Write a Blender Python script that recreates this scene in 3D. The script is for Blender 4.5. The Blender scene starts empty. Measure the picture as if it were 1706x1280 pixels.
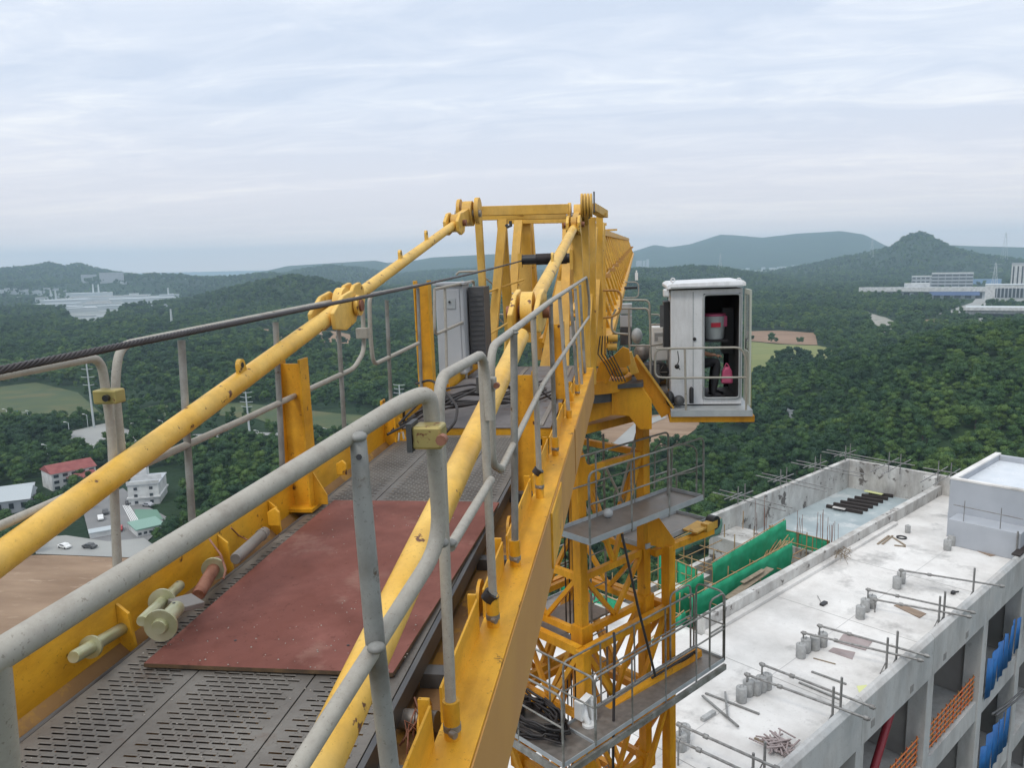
import bpy, math, random
import numpy as np
from mathutils import Vector, Matrix
random.seed(7); RNG = np.random.default_rng(7)
D = bpy.data; SC = bpy.context.scene; COL = SC.collection
# ------------------------------------------------------------------ camera, sky, sun, exposure
CAMH = 85.0
W, H, F = 1706.0, 1280.0, 1281.0
nrm = lambda v: v / np.linalg.norm(v)
def ray(px, py): return np.array([px - W / 2, F, H / 2 - py]) / F
_up = -nrm(ray(853 + 0.021 * 8180, 640 + 8180))
_fy = nrm(ray(1045, 430)); _wy = nrm(_fy - _up * np.dot(_fy, _up)); _wx = np.cross(_wy, _up)
R = np.array([_wx, _wy, _up])
def w(px, py): return R @ ray(px, py)
CAM = np.array([0, 0, CAMH])
cam = D.cameras.new('camera'); camo = D.objects.new('camera', cam); COL.objects.link(camo); SC.camera = camo
cam.sensor_width = 36; cam.lens = F / W * 36; cam.clip_start = 0.05; cam.clip_end = 60000
rt, fw, upv = R @ np.array([1., 0, 0]), R @ np.array([0, 1., 0]), R @ np.array([0, 0, 1.])
M = Matrix.Identity(4)
for i in range(3): M[i][0], M[i][1], M[i][2], M[i][3] = rt[i], upv[i], -fw[i], CAM[i]
camo.matrix_world = M
SC.view_settings.view_transform = 'Standard'; SC.view_settings.look = 'None'
SC.view_settings.exposure = 0.22; SC.view_settings.gamma = 1; SC.view_settings.use_curve_mapping = False
SC.cycles.max_bounces = 6; SC.cycles.diffuse_bounces = 3; SC.cycles.glossy_bounces = 3
SC.cycles.volume_bounces = 2; SC.cycles.use_denoising = True; SC.cycles.transparent_max_bounces = 8
SUN_EL, SUN_AZ = math.radians(55), math.radians(215)      # azimuth from +Y clockwise
sun = D.lights.new('sun', 'SUN'); sun.energy = 1.1; sun.angle = math.radians(14); sun.color = (1, .96, .9)
suno = D.objects.new('sun', sun); COL.objects.link(suno)
sd = Vector((math.sin(SUN_AZ) * math.cos(SUN_EL), math.cos(SUN_AZ) * math.cos(SUN_EL), math.sin(SUN_EL)))
suno.rotation_euler = (-sd).to_track_quat('-Z', 'Y').to_euler()
world = D.worlds.new('World'); SC.world = world; world.use_nodes = True
def nd(t, typ, **k):
    n = t.nodes.new(typ)
    for a, b in k.items():
        if a in n.inputs.keys() if isinstance(a, str) else False: pass
        setattr(n, a, b)
    return n
def build_sky():
    t = world.node_tree; t.nodes.clear(); L = t.links.new
    out = nd(t, 'ShaderNodeOutputWorld'); bg = nd(t, 'ShaderNodeBackground'); L(bg.outputs[0], out.inputs[0])
    sky = nd(t, 'ShaderNodeTexSky'); sky.sky_type = 'NISHITA'; sky.sun_disc = False
    sky.sun_elevation = SUN_EL; sky.sun_rotation = SUN_AZ; sky.dust_density = 3; sky.air_density = 1.2
    sc = nd(t, 'ShaderNodeVectorMath', operation='SCALE'); L(sky.outputs[0], sc.inputs[0]); sc.inputs['Scale'].default_value = 0.10
    tc = nd(t, 'ShaderNodeTexCoord'); sep = nd(t, 'ShaderNodeSeparateXYZ'); L(tc.outputs['Generated'], sep.inputs[0])
    za = nd(t, 'ShaderNodeMath', operation='MAXIMUM'); L(sep.outputs[2], za.inputs[0]); za.inputs[1].default_value = 0.0
    zb = nd(t, 'ShaderNodeMath', operation='ADD'); L(za.outputs[0], zb.inputs[0]); zb.inputs[1].default_value = 0.09
    dx = nd(t, 'ShaderNodeMath', operation='DIVIDE'); L(sep.outputs[0], dx.inputs[0]); L(zb.outputs[0], dx.inputs[1])
    dy = nd(t, 'ShaderNodeMath', operation='DIVIDE'); L(sep.outputs[1], dy.inputs[0]); L(zb.outputs[0], dy.inputs[1])
    cb = nd(t, 'ShaderNodeCombineXYZ'); L(dx.outputs[0], cb.inputs[0]); L(dy.outputs[0], cb.inputs[1])
    mp = nd(t, 'ShaderNodeMapping'); L(cb.outputs[0], mp.inputs[0]); mp.inputs['Rotation'].default_value = (0, 0, -0.10)
    mp.inputs['Scale'].default_value = (0.20, 1.25, 1); mp.inputs['Location'].default_value = (1.7, 3.1, 0)
    n1 = nd(t, 'ShaderNodeTexNoise'); L(mp.outputs[0], n1.inputs['Vector']); n1.inputs['Scale'].default_value = 0.75
    n1.inputs['Detail'].default_value = 5; n1.inputs['Roughness'].default_value = .5; n1.inputs['Distortion'].default_value = .5
    mp2 = nd(t, 'ShaderNodeMapping'); L(cb.outputs[0], mp2.inputs[0]); mp2.inputs['Scale'].default_value = (.8, 1.5, 1); mp2.inputs['Rotation'].default_value = (0, 0, .12)
    n2 = nd(t, 'ShaderNodeTexNoise'); L(mp2.outputs[0], n2.inputs['Vector']); n2.inputs['Scale'].default_value = 2.1; n2.inputs['Detail'].default_value = 8; n2.inputs['Roughness'].default_value = .62; n2.inputs['Distortion'].default_value = .8
    ad = nd(t, 'ShaderNodeMath', operation='MULTIPLY_ADD'); L(n2.outputs[0], ad.inputs[0]); ad.inputs[1].default_value = .6; L(n1.outputs[0], ad.inputs[2])
    sb = nd(t, 'ShaderNodeMath', operation='SUBTRACT'); L(ad.outputs[0], sb.inputs[0]); sb.inputs[1].default_value = .30
    r1 = nd(t, 'ShaderNodeValToRGB'); L(sb.outputs[0], r1.inputs[0])
    e = r1.color_ramp.elements; e[0].position = .36; e[0].color = (.60, .69, .84, 1); e[1].position = .64; e[1].color = (.92, .96, 1.0, 1)
    e2 = r1.color_ramp.elements.new(.5); e2.color = (.72, .79, .91, 1)
    r2 = nd(t, 'ShaderNodeValToRGB'); L(sep.outputs[2], r2.inputs[0])      # haze colour towards the horizon, brighter overhead
    e = r2.color_ramp.elements; e[0].position = 0.0; e[0].color = (1.25, 1.0, .90, 1); e[1].position = .95; e[1].color = (1.25, 1.3, 1.36, 1)
    a = r2.color_ramp.elements.new(.06); a.color = (1.0, .87, .84, 1); a = r2.color_ramp.elements.new(.45); a.color = (.80, .87, .96, 1)
    hz = nd(t, 'ShaderNodeMapRange'); L(sep.outputs[2], hz.inputs[0])
    hz.inputs[1].default_value = 0.0; hz.inputs[2].default_value = .20; hz.inputs[3].default_value = .12; hz.inputs[4].default_value = .85
    mx = nd(t, 'ShaderNodeMix', data_type='RGBA'); L(hz.outputs[0], mx.inputs[0]); L(r2.outputs[0], mx.inputs[6]); L(r1.outputs[0], mx.inputs[7])
    top = nd(t, 'ShaderNodeMapRange'); L(sep.outputs[2], top.inputs[0]); top.inputs[1].default_value = .45; top.inputs[2].default_value = .9
    top.inputs[3].default_value = 0; top.inputs[4].default_value = .8
    mt = nd(t, 'ShaderNodeMix', data_type='RGBA'); L(top.outputs[0], mt.inputs[0]); L(mx.outputs[2], mt.inputs[6]); L(r2.outputs[0], mt.inputs[7])
    m2 = nd(t, 'ShaderNodeMix', data_type='RGBA'); m2.inputs[0].default_value = .93; L(sc.outputs[0], m2.inputs[6]); L(mt.outputs[2], m2.inputs[7])
    L(m2.outputs[2], bg.inputs[0]); bg.inputs[1].default_value = 1.0
build_sky()
# ------------------------------------------------------------------ frames
_cd = R @ nrm(ray(1153, 9133)); _cy = R @ _fy; _cz = -_cd; _cz = nrm(_cz - _cy * np.dot(_cz, _cy))
CR = np.array([np.cross(_cy, _cz), _cy, _cz])                 # crane axes (rows) in world axes
bu = w(2280, 405); bu[2] = 0; bu = nrm(bu); bv = np.cross([0, 0, 1], bu)
BD = np.array([bu, bv, [0, 0, 1.]])                           # building axes
_a = math.atan2((CR @ bu)[1], (CR @ bu)[0]); _ca, _sa = math.cos(_a), math.sin(_a)
MS = np.array([_ca * CR[0] + _sa * CR[1], -_sa * CR[0] + _ca * CR[1], CR[2]])   # mast axes
WD = np.eye(3)
def _hit(Fr, px, py, k):
    r = Fr @ w(px, py)
    for n, i in (('x', 0), ('y', 1), ('z', 2)):
        if n in k: return r * k[n] / r[i]
def c(px, py, **k): return _hit(CR, px, py, k)
def b(px, py, **k): return _hit(BD, px, py, k)
def m(px, py, y):
    p = c(px, py, y=y); return np.array([_ca * p[0] + _sa * p[1], -_sa * p[0] + _ca * p[1], p[2]])
def mz(px, py, z):
    p = c(px, py, z=z); return np.array([_ca * p[0] + _sa * p[1], -_sa * p[0] + _ca * p[1], p[2]])
# ------------------------------------------------------------------ materials
def mat(name, col, rough=.6, metal=0, col2=None, nscale=3, ndet=4, lo=.35, hi=.65, spot=None, sscale=9, sthr=.62, swid=.05, bump=0, bscale=40, col3=None, spec=.5, coord='Object', stretch=None, trans=0, grime=0, gstretch=(1, 1, 1), gscale=3):
    mt = D.materials.new(name); mt.use_nodes = True; t = mt.node_tree; L = t.links.new
    bs = t.nodes['Principled BSDF']; bs.inputs['Roughness'].default_value = rough; bs.inputs['Metallic'].default_value = metal
    bs.inputs['Specular IOR Level'].default_value = spec
    bs.inputs['Base Color'].default_value = (*col, 1)
    if coord == 'World':
        g = nd(t, 'ShaderNodeNewGeometry'); vec = g.outputs['Position']
    else:
        g = nd(t, 'ShaderNodeTexCoord'); vec = g.outputs['Object']
    if stretch:
        mp = nd(t, 'ShaderNodeMapping'); L(vec, mp.inputs[0]); mp.inputs['Scale'].default_value = stretch; vec = mp.outputs[0]
    cur = None
    if col2:
        n = nd(t, 'ShaderNodeTexNoise'); L(vec, n.inputs['Vector']); n.inputs['Scale'].default_value = nscale; n.inputs['Detail'].default_value = ndet
        r = nd(t, 'ShaderNodeValToRGB'); L(n.outputs[0], r.inputs[0]); e = r.color_ramp.elements
        e[0].position = lo; e[0].color = (*col, 1); e[1].position = hi; e[1].color = (*col2, 1)
        if col3: q = r.color_ramp.elements.new((lo + hi) / 2); q.color = (*col3, 1)
        cur = r.outputs[0]
        rr = nd(t, 'ShaderNodeMapRange'); L(n.outputs[0], rr.inputs[0]); rr.inputs[1].default_value = .3; rr.inputs[2].default_value = .7
        rr.inputs[3].default_value = max(.05, rough - .12); rr.inputs[4].default_value = min(1, rough + .12); L(rr.outputs[0], bs.inputs['Roughness'])
    if spot:
        n = nd(t, 'ShaderNodeTexNoise'); L(vec, n.inputs['Vector']); n.inputs['Scale'].default_value = sscale; n.inputs['Detail'].default_value = 6
        n.inputs['Roughness'].default_value = .65
        r = nd(t, 'ShaderNodeValToRGB'); L(n.outputs[0], r.inputs[0]); e = r.color_ramp.elements
        e[0].position = sthr; e[0].color = (0, 0, 0, 1); e[1].position = sthr + swid; e[1].color = (1, 1, 1, 1)
        x = nd(t, 'ShaderNodeMix', data_type='RGBA'); L(r.outputs[0], x.inputs[0])
        if cur: L(cur, x.inputs[6])
        else: x.inputs[6].default_value = (*col, 1)
        x.inputs[7].default_value = (*spot, 1); cur = x.outputs[2]
    if grime:
        mp = nd(t, 'ShaderNodeMapping'); L(vec, mp.inputs[0]); mp.inputs['Scale'].default_value = gstretch
        n = nd(t, 'ShaderNodeTexNoise'); L(mp.outputs[0], n.inputs['Vector']); n.inputs['Scale'].default_value = gscale; n.inputs['Detail'].default_value = 9; n.inputs['Roughness'].default_value = .72
        r = nd(t, 'ShaderNodeMapRange'); L(n.outputs[0], r.inputs[0]); r.inputs[1].default_value = .42; r.inputs[2].default_value = .70; r.inputs[3].default_value = 0; r.inputs[4].default_value = grime
        n3 = nd(t, 'ShaderNodeTexNoise'); L(vec, n3.inputs['Vector']); n3.inputs['Scale'].default_value = gscale * 14; n3.inputs['Detail'].default_value = 3; n3.inputs['Roughness'].default_value = .8
        r3 = nd(t, 'ShaderNodeMapRange'); L(n3.outputs[0], r3.inputs[0]); r3.inputs[1].default_value = .60; r3.inputs[2].default_value = .66; r3.inputs[3].default_value = 0; r3.inputs[4].default_value = grime * .9
        mxx = nd(t, 'ShaderNodeMath', operation='MAXIMUM'); L(r.outputs[0], mxx.inputs[0]); L(r3.outputs[0], mxx.inputs[1])
        x = nd(t, 'ShaderNodeMix', data_type='RGBA', blend_type='MULTIPLY'); L(mxx.outputs[0], x.inputs[0])
        if cur: L(cur, x.inputs[6])
        else: x.inputs[6].default_value = (*col, 1)
        x.inputs[7].default_value = (.30, .24, .20, 1); cur = x.outputs[2]
    if cur: L(cur, bs.inputs['Base Color'])
    if bump:
        n = nd(t, 'ShaderNodeTexNoise'); L(vec, n.inputs['Vector']); n.inputs['Scale'].default_value = bscale; n.inputs['Detail'].default_value = 5
        bp = nd(t, 'ShaderNodeBump'); L(n.outputs[0], bp.inputs['Height']); bp.inputs['Strength'].default_value = 1; bp.inputs['Distance'].default_value = bump
        L(bp.outputs[0], bs.inputs['Normal'])
    if trans:
        ts = nd(t, 'ShaderNodeBsdfTransparent'); mxs = nd(t, 'ShaderNodeMixShader'); mxs.inputs[0].default_value = trans
        L(bs.outputs[0], mxs.inputs[1]); L(ts.outputs[0], mxs.inputs[2]); L(mxs.outputs[0], t.nodes['Material Output'].inputs[0])
    return mt
RUST = (.10, .035, .015)
YEL = mat('yellow_paint', (.72, .34, .012), .5, grime=.55, gstretch=(1, .35, 1), gscale=4, col2=(.76, .41, .03), nscale=2.2, spot=RUST, sscale=9, sthr=.64, swid=.05, bump=.0006, bscale=30)
YROD = mat('yellow_rod_paint', (.76, .43, .05), .5, grime=.42, gscale=5, col2=(.80, .52, .13), nscale=3, spot=(.13, .045, .02), sscale=13, sthr=.625, swid=.03, bump=.0006)
YDUST = mat('dusty_yellow', (.52, .27, .06), .7, col2=(.46, .24, .08), nscale=1.2, spot=(.2, .09, .03), sscale=3, sthr=.66, swid=.1)
YFLOOR = mat('rusty_floor', (.34, .18, .055), .75, col2=(.22, .12, .05), nscale=2.5, spot=(.42, .22, .04), sscale=4, sthr=.55, bump=.002)
YPALE = mat('yellow_head_paint', (.70, .38, .04), .55, grime=.5, gstretch=(1, 1, .4), gscale=3, col2=(.68, .42, .10), nscale=2, spot=(.2, .08, .03), sscale=4, sthr=.66)
ORNG = mat('orange_yellow_paint', (.68, .28, .006), .5, grime=.55, gstretch=(1, 1, .3), gscale=3, col2=(.74, .35, .012), nscale=1.7, spot=(.16, .06, .02), sscale=4, sthr=.66, swid=.08)
GALV = mat('galvanised_tube', (.36, .335, .285), .55, .0, grime=.6, gscale=9, spec=.35, col2=(.46, .435, .38), nscale=9, spot=(.16, .13, .10), sscale=11, sthr=.68, bump=.0004)
GALVD = mat('worn_galvanised_tube', (.20, .19, .165), .55, .15, grime=.5, gscale=7, col2=(.32, .32, .30), nscale=6, spot=(.12, .08, .05), sscale=9, sthr=.64)
DARKM = mat('dark_steel', (.07, .07, .075), .5, .3, col2=(.12, .12, .12), nscale=5)
ROPE = mat('greased_rope', (.045, .038, .038), .42, .5, col2=(.075, .065, .065), nscale=20)
GRATE = mat('grating_steel', (.145, .130, .115), .55, .25, grime=.5, gscale=3, col2=(.20, .185, .165), nscale=2.2, spot=(.12, .075, .05), sscale=5, sthr=.6, swid=.2, bump=.0012, bscale=60)
DECK = mat('deck_plate', (.15, .14, .145), .6, .2, grime=.5, gscale=3, col2=(.20, .185, .18), nscale=2, spot=(.12, .07, .05), sscale=5, sthr=.62, bump=.001)
PLY = mat('red_plywood', (.165, .055, .040), .72, grime=.5, gscale=2.2, col2=(.26, .105, .085), nscale=2.6, lo=.4, hi=.7, spot=(.36, .20, .16), sscale=2.3, sthr=.56, swid=.16, bump=.0015, bscale=9, spec=.25)
PLYE = mat('plywood_edge', (.07, .045, .025), .9, col2=(.13, .08, .04), nscale=20)
ZINC = mat('zinc_plate', (.42, .42, .24), .4, .6, col2=(.50, .49, .34), nscale=14)
RUSTM = mat('rusty_steel', (.18, .06, .03), .6, .3, col2=(.30, .14, .09), nscale=18, bump=.001)
GREYST = mat('grey_bare_steel', (.22, .2, .18), .5, .5, col2=(.30, .27, .24), nscale=10)
CLAMP = mat('yellowed_clamp', (.40, .33, .12), .45, .5, col2=(.45, .36, .14), nscale=20, spot=(.18, .06, .04), sscale=25, sthr=.62)
HOSE = mat('black_hose', (.018, .016, .016), .5, col2=(.03, .022, .02), nscale=9)
HOSEG = mat('grey_hose', (.10, .105, .115), .45)
CABW = mat('white_cab_paint', (.72, .73, .74), .4, grime=.3, gstretch=(2, 2, .4), gscale=3, col2=(.66, .67, .68), nscale=2.5, spot=(.42, .42, .40), sscale=3.5, sthr=.66, swid=.08)
CABG = mat('cab_grey', (.33, .35, .36), .5, col2=(.40, .42, .42), nscale=6)
CABIN = mat('cab_interior', (.035, .033, .035), .8)
CABINETM = mat('cabinet_grey', (.36, .37, .39), .5, col2=(.42, .43, .44), nscale=2, spot=(.25, .2, .16), sscale=5, sthr=.68)
BLACKM = mat('black_plastic', (.02, .02, .022), .45)
WHITEP = mat('white_plastic', (.75, .75, .73), .35)
GLASS = mat('window_glass', (.04, .06, .07), .08, .0)
PINK = mat('pink_plastic', (.55, .10, .20), .5)
REDP = mat('red_print', (.6, .03, .06), .5)
CLOTH = mat('black_cloth', (.018, .018, .022), .9, col2=(.03, .03, .034), nscale=12)
SKIN = mat('skin', (.42, .22, .14), .55)
HAIR = mat('hair', (.012, .01, .01), .7)
CONC = mat('white_concrete', (.74, .72, .69), .85, grime=.28, gscale=.5, col2=(.58, .565, .54), nscale=.4, ndet=9, lo=.45, hi=.66, spot=(.36, .35, .335), sscale=.42, sthr=.56, swid=.16, bump=.004, bscale=9)
CONCW = mat('stained_wall', (.60, .59, .56), .85, grime=.6, gstretch=(1, 1, .35), gscale=1.2, col2=(.45, .44, .42), nscale=.8, ndet=6, lo=.42, hi=.7, spot=(.15, .135, .125), sscale=1.3, sthr=.585, swid=.05, bump=.006, bscale=7)
CONCF = mat('facade_concrete', (.54, .53, .51), .85, grime=.45, gstretch=(1, 1, .3), gscale=1, col2=(.45, .46, .455), nscale=.7, lo=.35, hi=.7, spot=(.34, .33, .32), sscale=.9, sthr=.66, bump=.004, bscale=6)
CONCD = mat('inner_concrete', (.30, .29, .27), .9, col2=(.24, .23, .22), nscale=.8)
POOL = mat('waterproofed_floor', (.40, .46, .47), .45, col2=(.30, .36, .38), nscale=.7, ndet=6, spot=(.52, .55, .55), sscale=.6, sthr=.55, swid=.1)
PENT = mat('penthouse_render', (.42, .44, .47), .8, col2=(.36, .38, .41), nscale=.5, bump=.003, bscale=6)
DRUM = mat('concrete_weight', (.30, .30, .29), .9, col2=(.40, .40, .39), nscale=9, bump=.004, bscale=20)
SCAF = mat('scaffold_tube', (.28, .28, .27), .55, .4, col2=(.20, .19, .18), nscale=7)
SCAFR = mat('orange_scaffold_tube', (.38, .20, .07), .6, .1, col2=(.42, .30, .16), nscale=5)
NET = mat('green_safety_net', (.008, .31, .14), .8, col2=(.03, .40, .21), nscale=2.2, bump=.01, bscale=5, trans=.12)
NETP = mat('faded_green_net', (.10, .26, .19), .8, col2=(.16, .32, .25), nscale=2.5, trans=.25)
BLUE = mat('blue_sheet', (.01, .10, .33), .5, col2=(.02, .15, .42), nscale=2)
REDB = mat('orange_red_barrier', (.55, .10, .035), .5, col2=(.6, .22, .04), nscale=8)
TIMB = mat('timber', (.30, .24, .17), .8, col2=(.22, .17, .12), nscale=6)
BRPLY = mat('brown_board', (.30, .22, .16), .8, col2=(.25, .18, .13), nscale=3)
PKPLY = mat('pinkish_board', (.36, .30, .29), .8, col2=(.30, .24, .23), nscale=2)
BLKB = mat('black_beam', (.03, .022, .02), .7)
SHEETY = mat('pale_yellow_sheet', (.62, .64, .30), .7)
# landscape
SOIL = mat('bare_soil', (.30, .20, .125), .95, col2=(.22, .14, .085), nscale=.05, ndet=8, spot=(.40, .29, .20), sscale=.12, sthr=.58, swid=.15, coord='World', stretch=(1, 3, 1))
FIELD = mat('crop_field', (.145, .17, .045), .95, col2=(.21, .21, .07), nscale=.012, ndet=7, coord='World', stretch=(1, 4, 1))
FIELDB = mat('ploughed_field', (.27, .165, .10), .95, col2=(.21, .13, .08), nscale=.02, ndet=6, coord='World', stretch=(1, 5, 1))
GRASS = mat('rough_grass', (.040, .066, .020), .95, spot=(.11, .10, .04), sscale=.03, sthr=.5, swid=.2, col2=(.075, .095, .03), nscale=.06, ndet=7, coord='World')
ASPH = mat('asphalt_yard', (.17, .17, .17), .9, col2=(.22, .215, .21), nscale=.08, ndet=6, coord='World')
ROADM = mat('pale_road', (.27, .27, .26), .9, col2=(.33, .33, .31), nscale=.05, coord='World')
LINE = mat('road_paint', (.7, .7, .68), .8)
ROCK = mat('pale_cut_slope', (.36, .33, .30), .95, col2=(.20, .21, .16), nscale=.12, ndet=8, lo=.4, hi=.6, coord='World', bump=1, bscale=.15)
REDROOF = mat('red_tile_roof', (.27, .075, .065), .8, col2=(.22, .06, .055), nscale=.5)
HOUSEW = mat('house_white', (.66, .66, .64), .8, col2=(.48, .48, .47), nscale=.3)
HOUSEG = mat('house_pale_grey', (.42, .44, .46), .8, col2=(.36, .38, .40), nscale=.2)
SHEDW = mat('factory_white', (.50, .53, .54), .7, col2=(.40, .43, .44), nscale=.01)
SHEDG = mat('factory_grey_roof', (.38, .42, .44), .7, col2=(.5, .53, .53), nscale=.02)
BLUER = mat('factory_blue_roof', (.20, .32, .48), .6, col2=(.16, .25, .42), nscale=.01)
WIN = mat('dark_window', (.04, .05, .06), .3)
POLE = mat('pale_pole', (.50, .53, .53), .5)
BARK = mat('bark', (.07, .05, .035), .9)
# ------------------------------------------------------------------ mesh builder
def _basis(d):
    d = nrm(np.array(d, float)); u = np.array([0, 0, 1.]) if abs(d[2]) < .95 else np.array([0, 1., 0])
    s = nrm(np.cross(d, u)); return d, s, np.cross(s, d)
class MB:
    def __init__(s): s.v = []; s.f = []; s.sm = []
    def add(s, vs, fs, smooth=False):
        o = len(s.v); s.v += [tuple(map(float, p)) for p in vs]; s.f += [tuple(i + o for i in q) for q in fs]; s.sm += [smooth] * len(fs)
        return s
    def box(s, x0, x1, y0, y1, z0, z1):
        vs = [(x, y, z) for z in (z0, z1) for y in (y0, y1) for x in (x0, x1)]
        return s.add(vs, [(0, 2, 3, 1), (4, 5, 7, 6), (0, 1, 5, 4), (2, 6, 7, 3), (0, 4, 6, 2), (1, 3, 7, 5)])
    def beam(s, p, q, wd, ht, side=None):
        p, q = np.array(p, float), np.array(q, float); d, sx, uz = _basis(q - p)
        if side is not None:
            sx = nrm(np.array(side, float) - d * np.dot(side, d)); uz = np.cross(sx, d)
        vs = [e + sx * a * wd / 2 + uz * g * ht / 2 for e in (p, q) for a, g in ((-1, -1), (1, -1), (1, 1), (-1, 1))]
        return s.add(vs, [(0, 1, 2, 3), (7, 6, 5, 4), (0, 4, 5, 1), (1, 5, 6, 2), (2, 6, 7, 3), (3, 7, 4, 0)])
    def tube(s, pts, r, n=8, caps=True):
        pts = [np.array(p, float) for p in pts]; N = len(pts); rr = r if hasattr(r, '__len__') else [r] * N
        d0, a, bb = _basis(pts[1] - pts[0]); vs = []
        for i, p in enumerate(pts):
            t = pts[min(i + 1, N - 1)] - pts[max(i - 1, 0)]; t = nrm(t)
            a = nrm(a - t * np.dot(a, t)); bb = np.cross(t, a)
            for k in range(n):
                th = 2 * math.pi * k / n; vs.append(p + rr[i] * (math.cos(th) * a + math.sin(th) * bb))
        fs = [(i * n + k, i * n + (k + 1) % n, (i + 1) * n + (k + 1) % n, (i + 1) * n + k) for i in range(N - 1) for k in range(n)]
        s.add(vs, fs, True)
        if caps:
            s.add(vs[:n], [tuple(range(n))[::-1]]); s.add(vs[-n:], [tuple(range(n))])
        return s
    def cyl(s, p, q, r, n=14, r2=None): return s.tube([p, q], [r, r if r2 is None else r2], n)
    def prism(s, poly, ext):
        poly = [np.array(p, float) for p in poly]; n = len(poly); e = np.array(ext, float)
        return s.add(poly + [p + e for p in poly], [tuple(range(n))[::-1], tuple(range(n, 2 * n))] + [(i, (i + 1) % n, n + (i + 1) % n, n + i) for i in range(n)])
    def quad(s, *p): return s.add(p, [tuple(range(len(p)))])
    def sphere(s, cen, r, n=12, mth=8, sc=(1, 1, 1)):
        vs = []; 
        for i in range(mth + 1):
            ph = math.pi * i / mth
            for k in range(n):
                th = 2 * math.pi * k / n
                vs.append((cen[0] + r * sc[0] * math.sin(ph) * math.cos(th), cen[1] + r * sc[1] * math.sin(ph) * math.sin(th), cen[2] + r * sc[2] * math.cos(ph)))
        return s.add(vs, [(i * n + k, (i + 1) * n + k, (i + 1) * n + (k + 1) % n, i * n + (k + 1) % n) for i in range(mth) for k in range(n)], True)
    def mesh(s, name, mats, base=(0, 0, 0)):
        me = D.meshes.new(name); bx, by, bz_ = base
        me.from_pydata([(x - bx, y - by, z - bz_) for x, y, z in s.v], [], s.f)
        for mt in (mats if isinstance(mats, (list, tuple)) else [mats]): me.materials.append(mt)
        me.polygons.foreach_set('use_smooth', s.sm); me.update(); return me
def props(o, label=None, cat=None, group=None, kind=None):
    if label: o['label'] = label
    if cat: o['category'] = cat
    if group: o['group'] = group
    if kind: o['kind'] = kind
def fmat(Fr, base):
    base = np.array(base, float); p = Fr.T @ base + CAM; Mx = Matrix.Identity(4)
    for i in range(3):
        for j in range(3): Mx[i][j] = Fr[j][i]
        Mx[i][3] = p[i]
    return Mx
class Thing:
    """an empty at the thing's base; parts are authored in the frame's own coordinates (origin = camera height axis)"""
    def __init__(s, name, label, cat, base, Fr=None, group=None, kind=None):
        s.Fr = WD if Fr is None else Fr; s.base = tuple(map(float, base)); s.o = D.objects.new(name, None); s.o.empty_display_size = .3
        COL.objects.link(s.o); s.o.matrix_world = fmat(s.Fr, s.base); props(s.o, label, cat, group, kind)
    def part(s, name, mb, mt, parent=None, label=None, kind=None, bev=0):
        me = mb.mesh(name, mt, s.base); o = D.objects.new(name, me); COL.objects.link(o); o.parent = parent or s.o
        props(o, label, None, None, kind)
        if bev:
            q = o.modifiers.new('bevel', 'BEVEL'); q.width = bev; q.segments = 2; q.limit_method = 'ANGLE'
        return o
def solo(name, mb, mt, label, cat, base, Fr=None, group=None, kind=None, bev=0):
    me = mb.mesh(name, mt, base); o = D.objects.new(name, me); COL.objects.link(o); o.matrix_world = fmat(WD if Fr is None else Fr, base)
    props(o, label, cat, group, kind)
    if bev:
        q = o.modifiers.new('bevel', 'BEVEL'); q.width = bev; q.segments = 2; q.limit_method = 'ANGLE'
    return o
def copy_tree(o, parent=None, label=None):
    n = o.copy(); COL.objects.link(n)
    if parent: n.parent = parent
    if label: n['label'] = label
    for ch in list(o.children): copy_tree(ch, n)
    return n
def fillet(pts, rad, n=5):
    """round the inner corners of a polyline"""
    pts = [np.array(p, float) for p in pts]; out = [pts[0]]
    for i in range(1, len(pts) - 1):
        a, p, q = pts[i - 1], pts[i], pts[i + 1]; la, lb = np.linalg.norm(a - p), np.linalg.norm(q - p); k = min(rad, la * .45, lb * .45)
        s_, e_ = p + (a - p) / la * k, p + (q - p) / lb * k
        for t in np.linspace(0, 1, n): out.append((1 - t) ** 2 * s_ + 2 * t * (1 - t) * p + t * t * e_)
    out.append(pts[-1]); return out
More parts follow.
